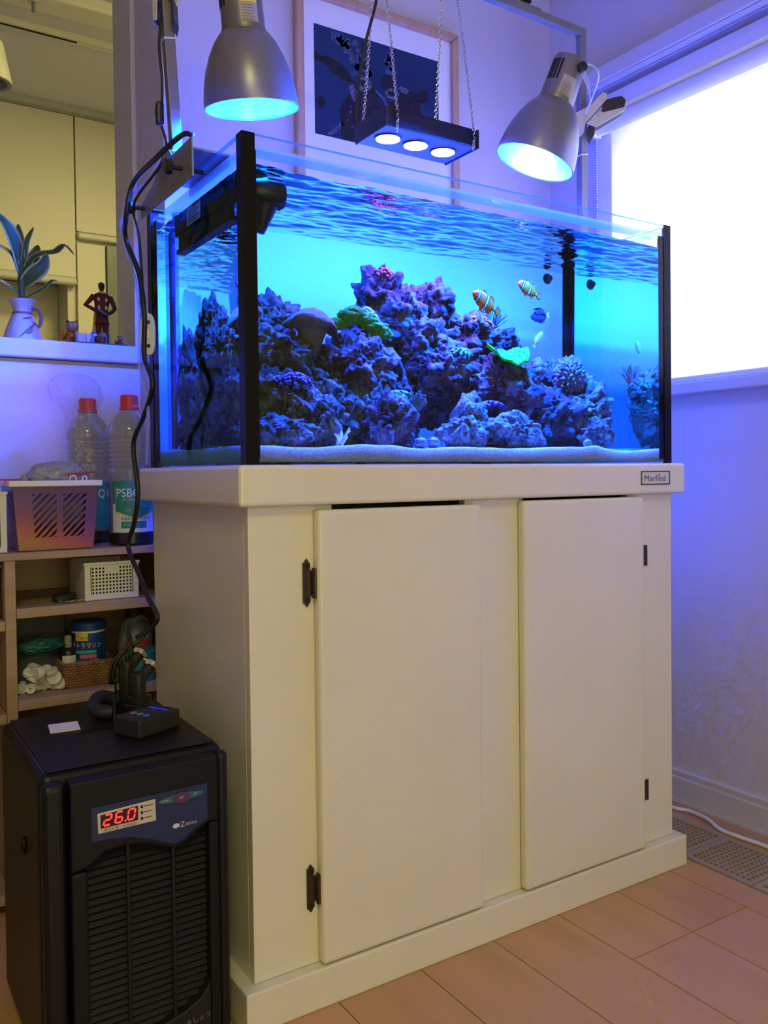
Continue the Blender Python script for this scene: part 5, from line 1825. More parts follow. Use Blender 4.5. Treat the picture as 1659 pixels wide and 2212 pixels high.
# --- woven basket: strands woven round a tapered tub
wk = thing('woven_basket', 'brown woven basket holding the fish food on the lower shelf', 'basket', (-0.085, 0.63, ZL))
M_wv = mat('rattan', (0.30, 0.15, 0.07), 0.7, col2=(0.20, 0.09, 0.04), scale=60)
wx0, wx1, wy0, wy1 = -0.132, -0.035, 0.585, 0.69
MB().box(wx0 + 0.006, wx1 - 0.006, wy0 + 0.006, wy1 - 0.006, ZL + 0.0006, ZL + 0.003).build('base', M_wv, wk)
mb = MB()
NRW = 9
for j in range(NRW):
    v = (j + 0.5) / NRW
    ins = 0.006 * (1 - v)
    zz = ZL + 0.003 + 0.044 * v
    per = []
    def edge(p, q, n):
        return [(p[0] + (q[0] - p[0]) * i / n, p[1] + (q[1] - p[1]) * i / n) for i in range(n)]
    a_, b_, c_, d_ = (wx0 + ins, wy0 + ins), (wx1 - ins, wy0 + ins), (wx1 - ins, wy1 - ins), (wx0 + ins, wy1 - ins)
    loop = edge(a_, b_, 36) + edge(b_, c_, 36) + edge(c_, d_, 36) + edge(d_, a_, 36)
    pts_ = []
    cx_, cy_ = (wx0 + wx1) / 2, (wy0 + wy1) / 2
    for i, (x_, y_) in enumerate(loop):
        s_ = 0.0012 * (1 if ((i // 2) + j) % 2 else -1)
        d = V((x_ - cx_, y_ - cy_, 0)).normalized()
        pts_.append(V((x_, y_, zz)) + d * s_)
    mb.tube(pts_, 0.0027, 5, closed=True)
o = mb.build('weave', M_wv, wk, smooth=80)
mb = MB()
mb.tube([(wx0, wy0, ZL + 0.0475), (wx1, wy0, ZL + 0.0475), (wx1, wy1, ZL + 0.0475), (wx0, wy1, ZL + 0.0475)], 0.0035, 6, closed=True)
mb.build('rim', M_wv, wk, smooth=80)
db = thing('dropper_bottle', 'small black bottle with white label behind the basket rim', 'bottle', (-0.116, 0.625, ZL + 0.004))
MB().lathe([(0.014, 0), (0.0145, 0.058), (0.012, 0.066), (0.006, 0.070)], (-0.116, 0.625, ZL + 0.004), n=24).build('body', M_black, db, smooth=40)
MB().lathe([(0.007, 0.0705), (0.007, 0.090), (0.006, 0.094), (0.0, 0.094)], (-0.116, 0.625, ZL + 0.004), n=20).build('cap', mat('grey_cap'), db, smooth=40)
wrap(db, (-0.116, 0.625, ZL + 0.004), 0.0145, -1.0, 1.0, 0.038, 0.056, 0.0006, M_lw, 'label')

# --- bag of white ceramic rings
rg_ = random.Random(11)
M_cer = mat('ceramic', (0.80, 0.77, 0.74), 0.6)
n_ = 0
for i in range(30):
    a_, q_ = rg_.uniform(0, 2 * PI), rg_.uniform(0, 1) ** .5
    lay = i // 11
    x_ = -0.172 + 0.040 * q_ * math.cos(a_) * (1 - 0.2 * lay)
    y_ = 0.605 + 0.022 * q_ * math.sin(a_)
    z_ = ZL + 0.011 + 0.014 * lay
    d = V((rg_.uniform(-1, 1), rg_.uniform(-1.2, 0.2), rg_.uniform(-1, 1))).normalized()
    mb = MB()
    rr2 = rg_.uniform(0.009, 0.0135)
    mb.lathe([(0.0022, -0.0035), (rr2, -0.0035), (rr2 + 0.0006, 0.0), (rr2, 0.0035), (0.0022, 0.0035), (0.0022, -0.0035)], (x_, y_, z_), d, 18, False, False)
    o = mb.build('ceramic_ring', M_cer, smooth=40, org=(x_, y_, z_))
    tag(o, 'white ceramic filter ring inside the plastic bag on the lower shelf', 'filter ring', 'ceramic filter rings in the bag')
crumple('ring_bag', (-0.172, 0.607, ZL + 0.036), (0.045, 0.032, 0.033), 8, M_film, 'clear plastic bag full of white ceramic rings', 'bag', 0.16)
crumple('teal_wrapper', (-0.168, 0.628, ZL + 0.083), (0.042, 0.020, 0.013), 13, mat('teal_plastic', (0.01, 0.10, 0.11), 0.45), 'teal plastic wrapper folded on the bag of rings', 'wrapper', 0.5)
bx = thing('dark_carton', 'dark carton standing behind the bag of rings', 'box', (-0.165, 0.74, ZL))
MB().box(-0.212, -0.108, 0.69, 0.80, ZL + 0.0006, ZL + 0.138).build('body', mat('carton_black', (0.012, 0.012, 0.016), 0.5), bx, bev=0.001)
MB().box(-0.182, -0.168, 0.6893, 0.6899, ZL + 0.078, ZL + 0.088).build('red_mark', mat('carton_red', (0.25, 0.04, 0.05), 0.5), bx)
MB().tube([(-0.140 + 0.010 * math.cos(a), 0.6894, ZL + 0.080 + 0.012 * math.sin(a)) for a in [2 * PI * k / 16 for k in range(16)]], 0.0006, 4, closed=True).build('ring_mark', mat('carton_grey', (0.10, 0.10, 0.14), 0.5), bx)
mb = MB()
tb = thing('refill_pouch', 'grey and teal bottle at the right end of the lower shelf', 'bottle', (0.028, 0.66, ZL))
MB().lathe([(0.032, 0.0006), (0.034, 0.01), (0.034, 0.085), (0.026, 0.105), (0.016, 0.115)], (0.022, 0.66, ZL), n=28).build('body', mat('pouch_grey', (0.20, 0.21, 0.24), 0.5), tb, smooth=40)
MB().lathe([(0.018, 0.1155), (0.018, 0.140), (0.0, 0.141)], (0.022, 0.66, ZL), n=20).build('cap', M_blackm, tb, smooth=40)
wrap(tb, (0.022, 0.66, ZL), 0.034, -0.3, 0.7, 0.058, 0.072, 0.0006, mat('red_badge', (0.50, 0.05, 0.05), 0.5), 'red_badge')
tl = thing('teal_tub', 'teal plastic tub peeking out beside the cabinet', 'tub', (0.012, 0.585, ZL))
MB().lathe([(0.026, 0.0006), (0.030, 0.055), (0.031, 0.056), (0.031, 0.060), (0.0, 0.0602)], (0.018, 0.592, ZL), n=28).build('body', mat('teal_tub', (0.02, 0.25, 0.27), 0.45), tl, smooth=30)
# pink edged box in the left compartment
lb = thing('storage_box', 'pinkish translucent storage box at the left edge below the top board', 'box', (-0.27, 0.60, 0.52))
MB().box(-0.33, -0.240, 0.575, 0.70, 0.5370, 0.630).build('tub', mat('pink_plastic', (0.42, 0.30, 0.34), 0.4), lb, bev=0.006)
MB().box(-0.333, -0.2385, 0.572, 0.703, 0.6305, 0.636).build('lid', mat('pink_lid', (0.50, 0.34, 0.40), 0.4), lb, bev=0.002)

# ================================================================== CHILLER
ch = thing('aquarium_chiller', 'black aquarium chiller with red 26.0 display on the floor', 'chiller', (-0.163, 0.135, 0))
CX0, CX1 = -0.283, -0.042
M_ch = mat('chiller_black', (0.006, 0.006, 0.009), 0.40, spec=0.28, bump=0.06, bscale=700)
M_ch2 = mat('chiller_panel', (0.005, 0.005, 0.007), 0.45, spec=0.25, bump=0.05, bscale=700)
MB().box(CX0, CX1, 0.0, 0.300, 0.014, 0.420).build('body', M_ch, ch, bev=0.014, seg=4)
for x, y in ((CX0 + 0.03, 0.03), (CX1 - 0.03, 0.03), (CX0 + 0.03, 0.27), (CX1 - 0.03, 0.27)):
    MB().cyl((x, y, 0.0), (x, y, 0.0138), 0.014, n=16).build('foot', M_rubber, ch)
# corner columns of the front
MB().box(CX0, -0.2535, -0.024, -0.0005, 0.016, 0.414).build('corner_column', M_ch, ch, bev=0.010, seg=4)
MB().box(-0.0605, CX1, -0.022, -0.0005, 0.016, 0.414).build('corner_column', M_ch, ch, bev=0.009, seg=4)
# bezel with curved lower edge, side bars, bottom
GZ0 = 0.066
fx0, fx1 = -0.252, -0.062
up_pts = [(fx0, 0.414), (fx0, 0.300), (-0.232, 0.304), (-0.21, 0.319), (-0.185, 0.3205), (-0.16, 0.316), (-0.135, 0.306), (-0.122, 0.3005), (-0.110, 0.304), (-0.095, 0.314), (-0.076, 0.325), (fx1, 0.325), (fx1, 0.414)]
fb = MB().prism(up_pts, -0.032, -0.006).build('front_bezel', M_ch2, ch, bev=0.003)
MB().box(fx0, -0.2325, -0.032, -0.006, 0.02, 0.2995).build('side_bar', M_ch2, ch, bev=0.003)
MB().box(-0.0755, fx1, -0.032, -0.006, 0.02, 0.3245).build('side_bar', M_ch2, ch, bev=0.003)
lowp = [(-0.232, 0.02), (-0.076, 0.02), (-0.076, 0.112), (-0.081, 0.100), (-0.092, 0.088), (-0.112, 0.078), (-0.140, 0.071), (-0.18, 0.067), (-0.232, 0.066)]
lb_ = MB().prism(lowp, -0.032, -0.006).build('lower_bezel', mat('chiller_lower', (0.012, 0.013, 0.017), 0.45, spec=0.25), ch, bev=0.002)
MB().box(-0.2324, -0.0756, -0.0052, -0.0008, 0.03, 0.33).build('grille_back', M_dark, ch)
M_slat = mat('grille_slat', (0.010, 0.010, 0.015), 0.45, spec=0.25)
p0 = MB().box(-0.2320, -0.0760, -0.0175, -0.0155, -0.0036, 0.0036, T(0, -0.004, 0) @ Matrix.Rotation(0, 4, 'X')).build('slat', M_slat, None)
me_ = p0.data
me_.transform(Matrix.Translation((0, -0.0165, 0)) @ Matrix.Rotation(-0.75, 4, 'X') @ Matrix.Translation((0, 0.0205, 0)))
bpy.data.objects.remove(p0)
for k in range(27):
    o = bpy.data.objects.new('slat', me_)
    COL.objects.link(o)
    o.parent = ch
    o.location = V((0, 0, 0.0725 + k * 0.0094)) - ORG[ch.name]
for x in (-0.1822, -0.1235):
    MB().box(x - 0.0022, x + 0.0022, -0.0290, -0.0235, 0.06, 0.322).build('grille_bar', M_slat, ch, bev=0.0008)
# blue fascia
fas = [(-0.2275, 0.3785), (-0.2275, 0.3355), (-0.205, 0.3345), (-0.18, 0.331), (-0.155, 0.3225), (-0.135, 0.3125), (-0.122, 0.3075), (-0.112, 0.3105), (-0.097, 0.3205), (-0.0775, 0.331), (-0.0775, 0.3795)]
fa = MB().prism(fas, -0.0329, -0.0322).build('fascia', mat('fascia_blue', (0.010, 0.022, 0.085), 0.35), ch)
part(fa, 'dark blue control fascia')
dp = MB().prism([(-0.2208, 0.3705), (-0.1478, 0.3735), (-0.1470, 0.3450), (-0.2200, 0.3445)], -0.0350, -0.0331).build('display_frame', mat('display_beige', (0.56, 0.50, 0.43), 0.45), fa, bev=0.001)
MB().prism([(-0.2170, 0.3680), (-0.1705, 0.3700), (-0.1705, 0.3515), (-0.2170, 0.3510)], -0.0355, -0.0351).build('display_window', mat('display_dark', (0.05, 0.004, 0.004), 0.2), fa)
M_seg = emis('led_red', (1.0, 0.045, 0.035), 2.2, False)
segs = {'0': 'abcdef', '2': 'abged', '6': 'afgedc'}


def digit(x, z, w_, h_, ch_):
    sl = 0.16
    t = 0.0021
    L_ = {'a': ((0, h_), (w_, h_)), 'g': ((0, h_ / 2), (w_, h_ / 2)), 'd': ((0, 0), (w_, 0)), 'f': ((0, h_ / 2), (0, h_)), 'b': ((w_, h_ / 2), (w_, h_)), 'e': ((0, 0), (0, h_ / 2)), 'c': ((w_, 0), (w_, h_ / 2))}
    for s_ in segs[ch_]:
        (xa, za), (xb, zb) = L_[s_]
        g_ = 0.0007
        if za == zb:
            q = [(xa + g_, za - t / 2), (xb - g_, zb - t / 2), (xb - g_, zb + t / 2), (xa + g_, za + t / 2)]
        else:
            q = [(xa - t / 2, za + g_), (xa + t / 2, za + g_), (xb + t / 2, zb - g_), (xb - t / 2, zb - g_)]
        MB().prism([(x + px_ + sl * pz_, z + pz_) for px_, pz_ in q], -0.0360, -0.0356).build('display_segment', M_seg, fa)


for k, c_ in enumerate('260'):
    digit(-0.2135 + k * 0.0140 + (0.0015 if k == 2 else 0), 0.3540 + k * 0.0003, 0.0082, 0.0132, c_)
MB().cyl((-0.1867, -0.0356, 0.3545), (-0.1867, -0.0361, 0.3545), 0.0012, n=8).build('display_point', M_seg, fa)
M_ink = mat('ink_dark', (0.10, 0.08, 0.07), 0.6)
text('display_caption', '現在水温／水温設定', 0.0046, T(-0.2135, -0.0352, 0.3462), M_ink, fa)
for k in range(3):
    MB().cyl((-0.1655, -0.0350, 0.3675 - k * 0.0076), (-0.1655, -0.0356, 0.3675 - k * 0.0076), 0.0018, n=12).build('indicator', M_dark, fa)
    MB().box(-0.1625, -0.1525 + 0.002 * (k == 0), -0.0353, -0.0351, 0.3670 - k * 0.0076, 0.3682 - k * 0.0076).build('indicator_caption', M_ink, fa)


def oval(cx_, cz_, rx_, rz_, n=28, rot=0.0):
    return [(cx_ + rx_ * math.cos(a) * math.cos(rot) - rz_ * math.sin(a) * math.sin(rot), cz_ + rx_ * math.cos(a) * math.sin(rot) + rz_ * math.sin(a) * math.cos(rot)) for a in [2 * PI * k / n for k in range(n)]]


MB().prism(oval(-0.1130, 0.3680, 0.031, 0.0052, rot=0.02), -0.0340, -0.0330).build('rocker_key', mat('key_teal', (0.025, 0.12, 0.17), 0.4), fa, bev=0.0004)
MB().prism(oval(-0.1130, 0.3680, 0.0115, 0.0075), -0.0352, -0.0341).build('set_key', mat('key_purple', (0.085, 0.030, 0.075), 0.4), fa, bev=0.0004)
M_lab = mat('print_white', (0.62, 0.62, 0.66), 0.5)
text('set_lettering', 'SET', 0.0042, T(-0.1166, -0.0354, 0.3666), M_lab, fa)
text('down_lettering', 'DOWN', 0.0032, T(-0.1400, -0.0342, 0.3665), M_lab, fa)
text('up_lettering', 'UP', 0.0032, T(-0.0965, -0.0342, 0.3680), M_lab, fa)
text('brand_initial', 'Z', 0.0105, T(-0.1145, -0.0331, 0.3278), M_lab, fa, sx=0.8)
text('brand_lettering', 'ZENSUI', 0.0048, T(-0.1085, -0.0331, 0.3288), M_lab, fa)
MB().prism([(-0.1255, 0.3310), (-0.1232, 0.3340), (-0.1195, 0.3345), (-0.1172, 0.3325), (-0.1158, 0.3345), (-0.1158, 0.3275), (-0.1172, 0.3298), (-0.1195, 0.3278), (-0.1232, 0.3283)], -0.0333, -0.0330).build('brand_fish', M_lab, fa)
text('care_lettering', 'フィルター掃除をしましょう', 0.0088, T(-0.190, -0.0322, 0.0495) @ Matrix.Rotation(-0.10, 4, 'Y'), mat('print_grey', (0.20, 0.21, 0.22), 0.5), lb_)
# top lid with seams, side knob
MB().box(CX0 + 0.012, CX1 - 0.010, 0.006, 0.292, 0.4204, 0.4224).build('top_lid', M_ch, ch, bev=0.0015)
MB().box(-0.064, -0.0630, -0.02, 0.03, 0.4226, 0.4229).build('seam', M_dark, ch)
mb = MB()
for k in range(7):
    mb.box(-0.205 + 0.004 * k, -0.150, 0.150 + k * 0.003, 0.1512 + k * 0.003, 0.4226, 0.4232)
mb.build('moulded_lettering', M_ch2, ch)
MB().sphere((CX0 - 0.002, 0.10, 0.30), 0.008, (0.5, 1, 1.6), 2).build('side_latch', M_ch2, ch, smooth=180)

# --- things on the chiller
crd = tag(MB().box(-0.0205, 0.0205, -0.024, 0.024, 0.0, 0.0008, T(-0.211, 0.200, 0.4228) @ Matrix.Rotation(-0.12, 4, 'Z')).build('paper_card', mat('card_white', (0.80, 0.80, 0.84), 0.7)), 'small blank white card on top of the chiller', 'card')
Mb = T(-0.1135, 0.110, 0.4226) @ Matrix.Rotation(0.42, 4, 'Z')
ct = thing('light_controller', 'flat black light controller with a blue LED row on the chiller', 'controller', (-0.1135, 0.110, 0.4226))
MB().box(-0.038, 0.038, -0.026, 0.030, 0.0003, 0.027, Mb).build('case', M_blackm, ct, bev=0.003, seg=3)
mb = MB()
for k in range(11):
    mb.box(0.0190, 0.0215, -0.018 + k * 0.0036, -0.0162 + k * 0.0036, 0.0272, 0.0278, Mb)
mb.box(0.0145, 0.0160, 0.004, 0.006, 0.0272, 0.0278, Mb)
mb.build('led_row', emis('led_blue', (0.02, 0.04, 1.0), 0.9, False), ct)
for k, c_ in enumerate(((0.10, 0.22, 0.42), (0.10, 0.30, 0.32), (0.42, 0.14, 0.24))):
    MB().prism([(a, b) for a, b in oval(-0.014, -0.013 + k * 0.0135, 0.0055, 0.004)], 0.0272, 0.0282, Mb @ Matrix(((1, 0, 0, 0), (0, 0, 1, 0), (0, 1, 0, 0), (0, 0, 0, 1)))).build('button', mat('button_%d' % k, c_, 0.4), ct)


def union(x, y, z1, lab):
    u = thing('hose_union', lab, 'hose fitting', (x, y, 0.4226))
    MB().lathe([(0.023, 0.0004), (0.023, 0.010), (0.020, 0.012), (0.020, 0.022), (0.0125, 0.024), (0.0125, z1 - 0.4226), (0.010, z1 - 0.4226 + 0.003), (0, z1 - 0.4226 + 0.003)], (x, y, 0.4226), n=24).build('socket', M_black, u, smooth=30)
    a = V((x, y, z1 - 0.014))
    e_ = V((0.022, 0.012, 0.020)).normalized()
    MB().tube([a, a + e_ * 0.012, a + e_ * 0.026, a + e_ * 0.042], 0.0098, 14).build('elbow', M_black, u, smooth=50)
    c_ = a + e_ * 0.036
    cl = MB().lathe([(0.0112, -0.004), (0.0118, -0.004), (0.0118, 0.004), (0.0112, 0.004), (0.0112, -0.004)], c_, e_, 24, False, False).build('hose_clamp', mat('clamp_brass', (0.70, 0.62, 0.42), 0.2, metal=1.0), u, smooth=40)
    s_ = e_.cross(V((0, 1, 0))).normalized()
    t0 = c_ - s_ * 0.0125 if (c_ - s_ * 0.0125).z > c_.z else c_ + s_ * 0.0125
    MB().cyl(t0 - V((0, 0.008, 0)), t0 + V((0, 0.006, 0)), 0.0030, n=10).build('clamp_screw', mat('clamp_brass'), cl, smooth=40)
    MB().cyl(t0 - V((0, 0.011, 0)), t0 - V((0, 0.0082, 0)), 0.0042, n=6).build('clamp_screw', mat('clamp_brass'), cl)


union(-0.092, 0.235, 0.479, 'nearer black hose fitting with steel clamp on the chiller')
union(-0.098, 0.278, 0.492, 'rear black hose fitting with steel clamp on the chiller')
mb = MB()
mb.tube([(-0.118, 0.262, 0.436), (-0.145, 0.255, 0.447), (-0.160, 0.235, 0.440), (-0.158, 0.212, 0.4345), (-0.140, 0.200, 0.4330)], 0.0105, 12, smooth=8)
tag(mb.build('drain_hose', mat('hose_black', (0.012, 0.012, 0.015), 0.5), smooth=180), 'short thick black hose curled on the chiller top', 'hose')
rb_ = random.Random(5)
mb = MB()
for k in range(5):
    dx, dy = rb_.uniform(-.004, .004), rb_.uniform(-.006, .006)
    w_ = rb_.uniform(0.8, 1.15)
    mb.tube([(-0.118 + dx, 0.292 + dy, 0.462), (-0.106 - 0.006 * w_ + dx, 0.290 + dy, 0.492), (-0.090 + dx, 0.292, 0.517), (-0.080 - 0.008 * w_, 0.292 + dy, 0.545), (-0.069, 0.295 + dy, 0.558 + dx),
             (-0.060 + 0.003 * w_, 0.298, 0.545), (-0.068 + dx, 0.297 + dy, 0.524), (-0.088 + dx, 0.296, 0.509), (-0.100 + 0.004 * w_, 0.295 + dy, 0.480), (-0.112 + dx, 0.294, 0.458)], 0.0022, 6, closed=True, smooth=6)
bt = thing('cord_bundle', 'tied bundle of spare black cord above the chiller', 'cord', (-0.09, 0.29, 0.46))
mb.build('loops', M_rubber, bt, smooth=180)
MB().tube([(-0.0905 + 0.010 * math.cos(a) * 0.7, 0.294 + 0.010 * math.sin(a), 0.513 + 0.004 * math.cos(a)) for a in [2 * PI * k / 14 for k in range(14)]], 0.0016, 6, closed=True).build('twist_tie', M_black, bt, smooth=180)
tag(MB().tube([(-0.112, 0.294, 0.460), (-0.118, 0.27, 0.448), (-0.130, 0.235, 0.452), (-0.140, 0.190, 0.438), (-0.150, 0.150, 0.428), (-0.139, 0.125, 0.434), (-0.1335, 0.116, 0.436)], 0.002, 6, smooth=8).build('controller_lead', M_rubber, smooth=180), 'thin black lead from the bundle into the light controller', 'cord')

# ================================================================== LEDGE OBJECTS
ZG = 1.0890
M_vase = mat('vase_glaze', (0.42, 0.38, 0.36), 0.5, col2=(0.36, 0.31, 0.28), scale=25)
M_vbr = mat('vase_brown', (0.16, 0.09, 0.07), 0.5)
va = thing('vase', 'pale flared pottery vase with brown leaf strokes on the ledge', 'vase', (-0.136, 0.925, ZG))
VC = (-0.136, 0.925, ZG + 0.0005)
MB().lathe([(0.036, 0), (0.0405, 0.002), (0.040, 0.010), (0.034, 0.030), (0.0265, 0.050), (0.0205, 0.064), (0.0185, 0.071), (0.0200, 0.080), (0.0265, 0.092), (0.0285, 0.095), (0.0265, 0.0945), (0.019, 0.084), (0.014, 0.074)], VC, n=44, cap1=True).build('body', M_vase, va, smooth=50)
MB().lathe([(0.0217, 0.0625), (0.0200, 0.0680), (0.0193, 0.0675), (0.0210, 0.0620)], VC, n=44, cap0=False, cap1=False).build('neck_band', M_vbr, va, smooth=50)
hp = [V((VC[0] + 0.019, VC[1] - 0.006, VC[2] + 0.076)), V((VC[0] + 0.030, VC[1] - 0.010, VC[2] + 0.076)), V((VC[0] + 0.036, VC[1] - 0.012, VC[2] + 0.062)), V((VC[0] + 0.035, VC[1] - 0.012, VC[2] + 0.046)), V((VC[0] + 0.030, VC[1] - 0.010, VC[2] + 0.036))]
MB().tube(hp, 0.0038, 8, smooth=6).build('handle', M_vbr, va, smooth=180)


def vase_r(h):
    P = [(0, 0.0405), (0.010, 0.040), (0.030, 0.034), (0.050, 0.0265), (0.064, 0.0205)]
    for (a, ra), (b, rb2) in zip(P, P[1:]):
        if a <= h <= b:
            return ra + (rb2 - ra) * (h - a) / (b - a)
    return 0.02


for pts_ in ([(-0.7, 0.008), (-0.3, 0.022), (0.1, 0.034), (0.35, 0.040)], [(-0.35, 0.018), (-0.1, 0.020), (0.12, 0.030)], [(0.2, 0.044), (0.45, 0.042), (0.7, 0.037)], [(-0.5, 0.050), (-0.1, 0.053), (0.3, 0.055)]):
    mb = MB()
    path = []
    for a, h in pts_:
        r = vase_r(h) + 0.0005
        path.append(V(VC) + V((math.sin(a + 0.35) * r, -math.cos(a + 0.35) * r, h)))
    path = spline(path, 6)
    n_ = len(path)
    mb.tube(path, [0.0006 + 0.0022 * math.sin(PI * i / (n_ - 1)) for i in range(n_)], 6)
    mb.build('leaf_stroke', M_vbr, va, smooth=180)

pt = thing('dracaena_plant', 'green plant with pale edged long leaves standing in the vase', 'plant', (-0.136, 0.925, ZG + 0.075))
M_lf = mat('leaf_green', (0.050, 0.095, 0.014), 0.5, spec=0.2, col2=(0.035, 0.070, 0.012), scale=30)
M_le = mat('leaf_edge', (0.26, 0.29, 0.09), 0.5, spec=0.2)
MB().tube([(-0.136, 0.925, ZG + 0.06), (-0.137, 0.923, ZG + 0.11), (-0.138, 0.920, ZG + 0.150), (-0.137, 0.920, ZG + 0.180)], [0.0075, 0.0078, 0.0075, 0.006], 10).build('stem', M_lf, pt, smooth=180)


def leaf(path, wid, up_v, nm='leaf'):
    path = spline([V(p) for p in path], 7)
    n_ = len(path)
    mb = MB()
    rows = []
    for i, p in enumerate(path):
        t = (path[min(i + 1, n_ - 1)] - path[max(i - 1, 0)]).normalized()
        s = t.cross(V(up_v)).normalized()
        nrm = s.cross(t)
        u = i / (n_ - 1)
        w_ = wid * (math.sin(PI * min(1, 0.12 + u * 0.88)) ** 0.8) + 0.0004
        rows.append([p + s * w_ * k + nrm * (abs(k) * w_ * 0.30) for k in (-1, -0.72, 0, 0.72, 1)])
    for i in range(n_ - 1):
        for k in range(4):
            f_ = mb.b.faces.new([mb.b.verts.new(q) for q in (rows[i][k], rows[i][k + 1], rows[i + 1][k + 1], rows[i + 1][k])])
            f_.material_index = 1 if k in (0, 3) else 0
    bmesh.ops.remove_doubles(mb.b, verts=mb.b.verts[:], dist=1e-6)
    o = mb.build(nm, [M_lf, M_le], pt, smooth=180, fix=False)
    md = o.modifiers.new('thickness', 'SOLIDIFY')
    md.thickness = 0.0007


B = (-0.137, 0.920, ZG + 0.155)
leaf([B, (-0.146, 0.914, ZG + 0.200), (-0.165, 0.905, ZG + 0.245), (-0.190, 0.90, ZG + 0.275)], 0.0175, (0.4, -1, 0.3))
leaf([B, (-0.140, 0.922, ZG + 0.200), (-0.140, 0.925, ZG + 0.235), (-0.141, 0.925, ZG + 0.262)], 0.0115, (0.2, -1, 0.1))
leaf([B, (-0.132, 0.918, ZG + 0.190), (-0.126, 0.915, ZG + 0.225), (-0.112, 0.91, ZG + 0.255)], 0.0070, (0.3, -1, 0.2))
leaf([(-0.136, 0.920, ZG + 0.140), (-0.120, 0.910, ZG + 0.180), (-0.100, 0.905, ZG + 0.196), (-0.07, 0.905, ZG + 0.205), (-0.050, 0.905, ZG + 0.222), (-0.030, 0.905, ZG + 0.205)], 0.0100, (0, -0.8, 1))
leaf([(-0.135, 0.920, ZG + 0.128), (-0.118, 0.905, ZG + 0.148), (-0.098, 0.90, ZG + 0.170), (-0.088, 0.90, ZG + 0.200)], 0.0170, (0.3, -1, 0.4))
leaf([(-0.135, 0.922, ZG + 0.135), (-0.122, 0.93, ZG + 0.170), (-0.105, 0.935, ZG + 0.205), (-0.098, 0.94, ZG + 0.225)], 0.0125, (0.2, -1, 0.5))
leaf([(-0.137, 0.920, ZG + 0.138), (-0.155, 0.91, ZG + 0.185), (-0.185, 0.905, ZG + 0.205), (-0.215, 0.90, ZG + 0.215)], 0.0085, (0, -0.8, 1))
leaf([(-0.134, 0.918, ZG + 0.097), (-0.115, 0.905, ZG + 0.108), (-0.095, 0.90, ZG + 0.122), (-0.078, 0.90, ZG + 0.140), (-0.066, 0.90, ZG + 0.140)], 0.0050, (0, -0.8, 1))
leaf([(-0.139, 0.920, ZG + 0.100), (-0.160, 0.91, ZG + 0.118), (-0.185, 0.90, ZG + 0.128), (-0.21, 0.90, ZG + 0.128)], 0.0060, (0, -0.8, 1))

rn = tag(MB().box(-0.045, 0.078, 0.842, 0.965, ZG + 0.0001, ZG + 0.0022).build('runner_mat', mat('runner', (0.035, 0.035, 0.11), 0.8, col2=(0.16, 0.16, 0.28), scale=160), bev=0.0005), 'navy patterned runner mat under the figurines', 'mat')
ZQ = ZG + 0.0026
# generic doll in a maroon tunic
M_mr = mat('maroon', (0.11, 0.014, 0.0016), 0.7, spec=0.05)
M_sk = mat('doll_brown', (0.06, 0.026, 0.002), 0.7, spec=0.05)
M_oc = mat('ochre', (0.52, 0.30, 0.014), 0.7, spec=0.05)
fx, fy = 0.0285, 0.905
fg = thing('figurine', 'standing maroon doll figurine with pale ovals on its tunic', 'figurine', (fx, fy, ZQ))
mb = MB()
tors = [(0.0165, 0.052, 0.62), (0.0140, 0.060, 0.6), (0.0120, 0.072, 0.6), (0.0145, 0.090, 0.6), (0.0185, 0.108, 0.58), (0.0190, 0.116, 0.55), (0.0120, 0.1215, 0.6), (0.0055, 0.1225, 0.9), (0.0045, 0.127, 1)]
mb.rings([[V((fx + r * math.cos(a), fy + r * s_ * math.sin(a), ZQ + h)) for a in [2 * PI * k / 24 for k in range(24)]] for r, h, s_ in tors])
mb.build('tunic', M_mr, fg, smooth=60)
for s_ in (-1, 1):
    mb = MB()
    mb.tube([(fx + s_ * 0.0075, fy, ZQ + 0.055), (fx + s_ * 0.008, fy, ZQ + 0.030), (fx + s_ * 0.0085, fy, ZQ + 0.008)], [0.0062, 0.0052, 0.0050], 12)
    lg = mb.build('leg', M_mr, fg, smooth=60)
    mb = MB()
    mb.tube([(fx + s_ * 0.0083, fy, ZQ + 0.028), (fx + s_ * 0.0085, fy, ZQ + 0.008), (fx + s_ * 0.0088, fy - 0.001, ZQ + 0.0035)], [0.0060, 0.0060, 0.0062], 12)
    mb.sphere((fx + s_ * 0.0092, fy - 0.005, ZQ + 0.0038), 0.0058, (0.9, 1.5, 0.62), 2)
    mb.build('boot', M_fb, fg, smooth=60)
for pth in ([(fx - 0.018, fy, ZQ + 0.115), (fx - 0.028, fy - 0.002, ZQ + 0.102), (fx - 0.037, fy - 0.004, ZQ + 0.092), (fx - 0.026, fy - 0.012, ZQ + 0.084), (fx - 0.013, fy - 0.016, ZQ + 0.076)],
            [(fx + 0.018, fy, ZQ + 0.115), (fx + 0.024, fy - 0.001, ZQ + 0.102), (fx + 0.028, fy - 0.004, ZQ + 0.088), (fx + 0.018, fy - 0.012, ZQ + 0.078), (fx + 0.004, fy - 0.016, ZQ + 0.070)]):
    mb = MB()
    mb.tube(pth, [0.0058, 0.0052, 0.0046, 0.0042, 0.0036], 10, smooth=0)
    mb.build('arm', M_mr, fg, smooth=60)
    MB().sphere(pth[-1], 0.0044, (1.2, 0.9, 0.8), 2).build('hand', M_sk, fg, smooth=180)
hd = MB().sphere((fx, fy, ZQ + 0.1365), 0.0085, (0.80, 0.9, 1.15), 3).build('head', M_sk, fg, smooth=180)
MB().sphere((fx, fy + 0.0015, ZQ + 0.1405), 0.0082, (0.88, 0.95, 0.85), 3).build('hair', M_fb, hd, smooth=180)
MB().sphere((fx, fy - 0.0080, ZQ + 0.1360), 0.0013, sub=1).build('nose', M_sk, hd, smooth=180)
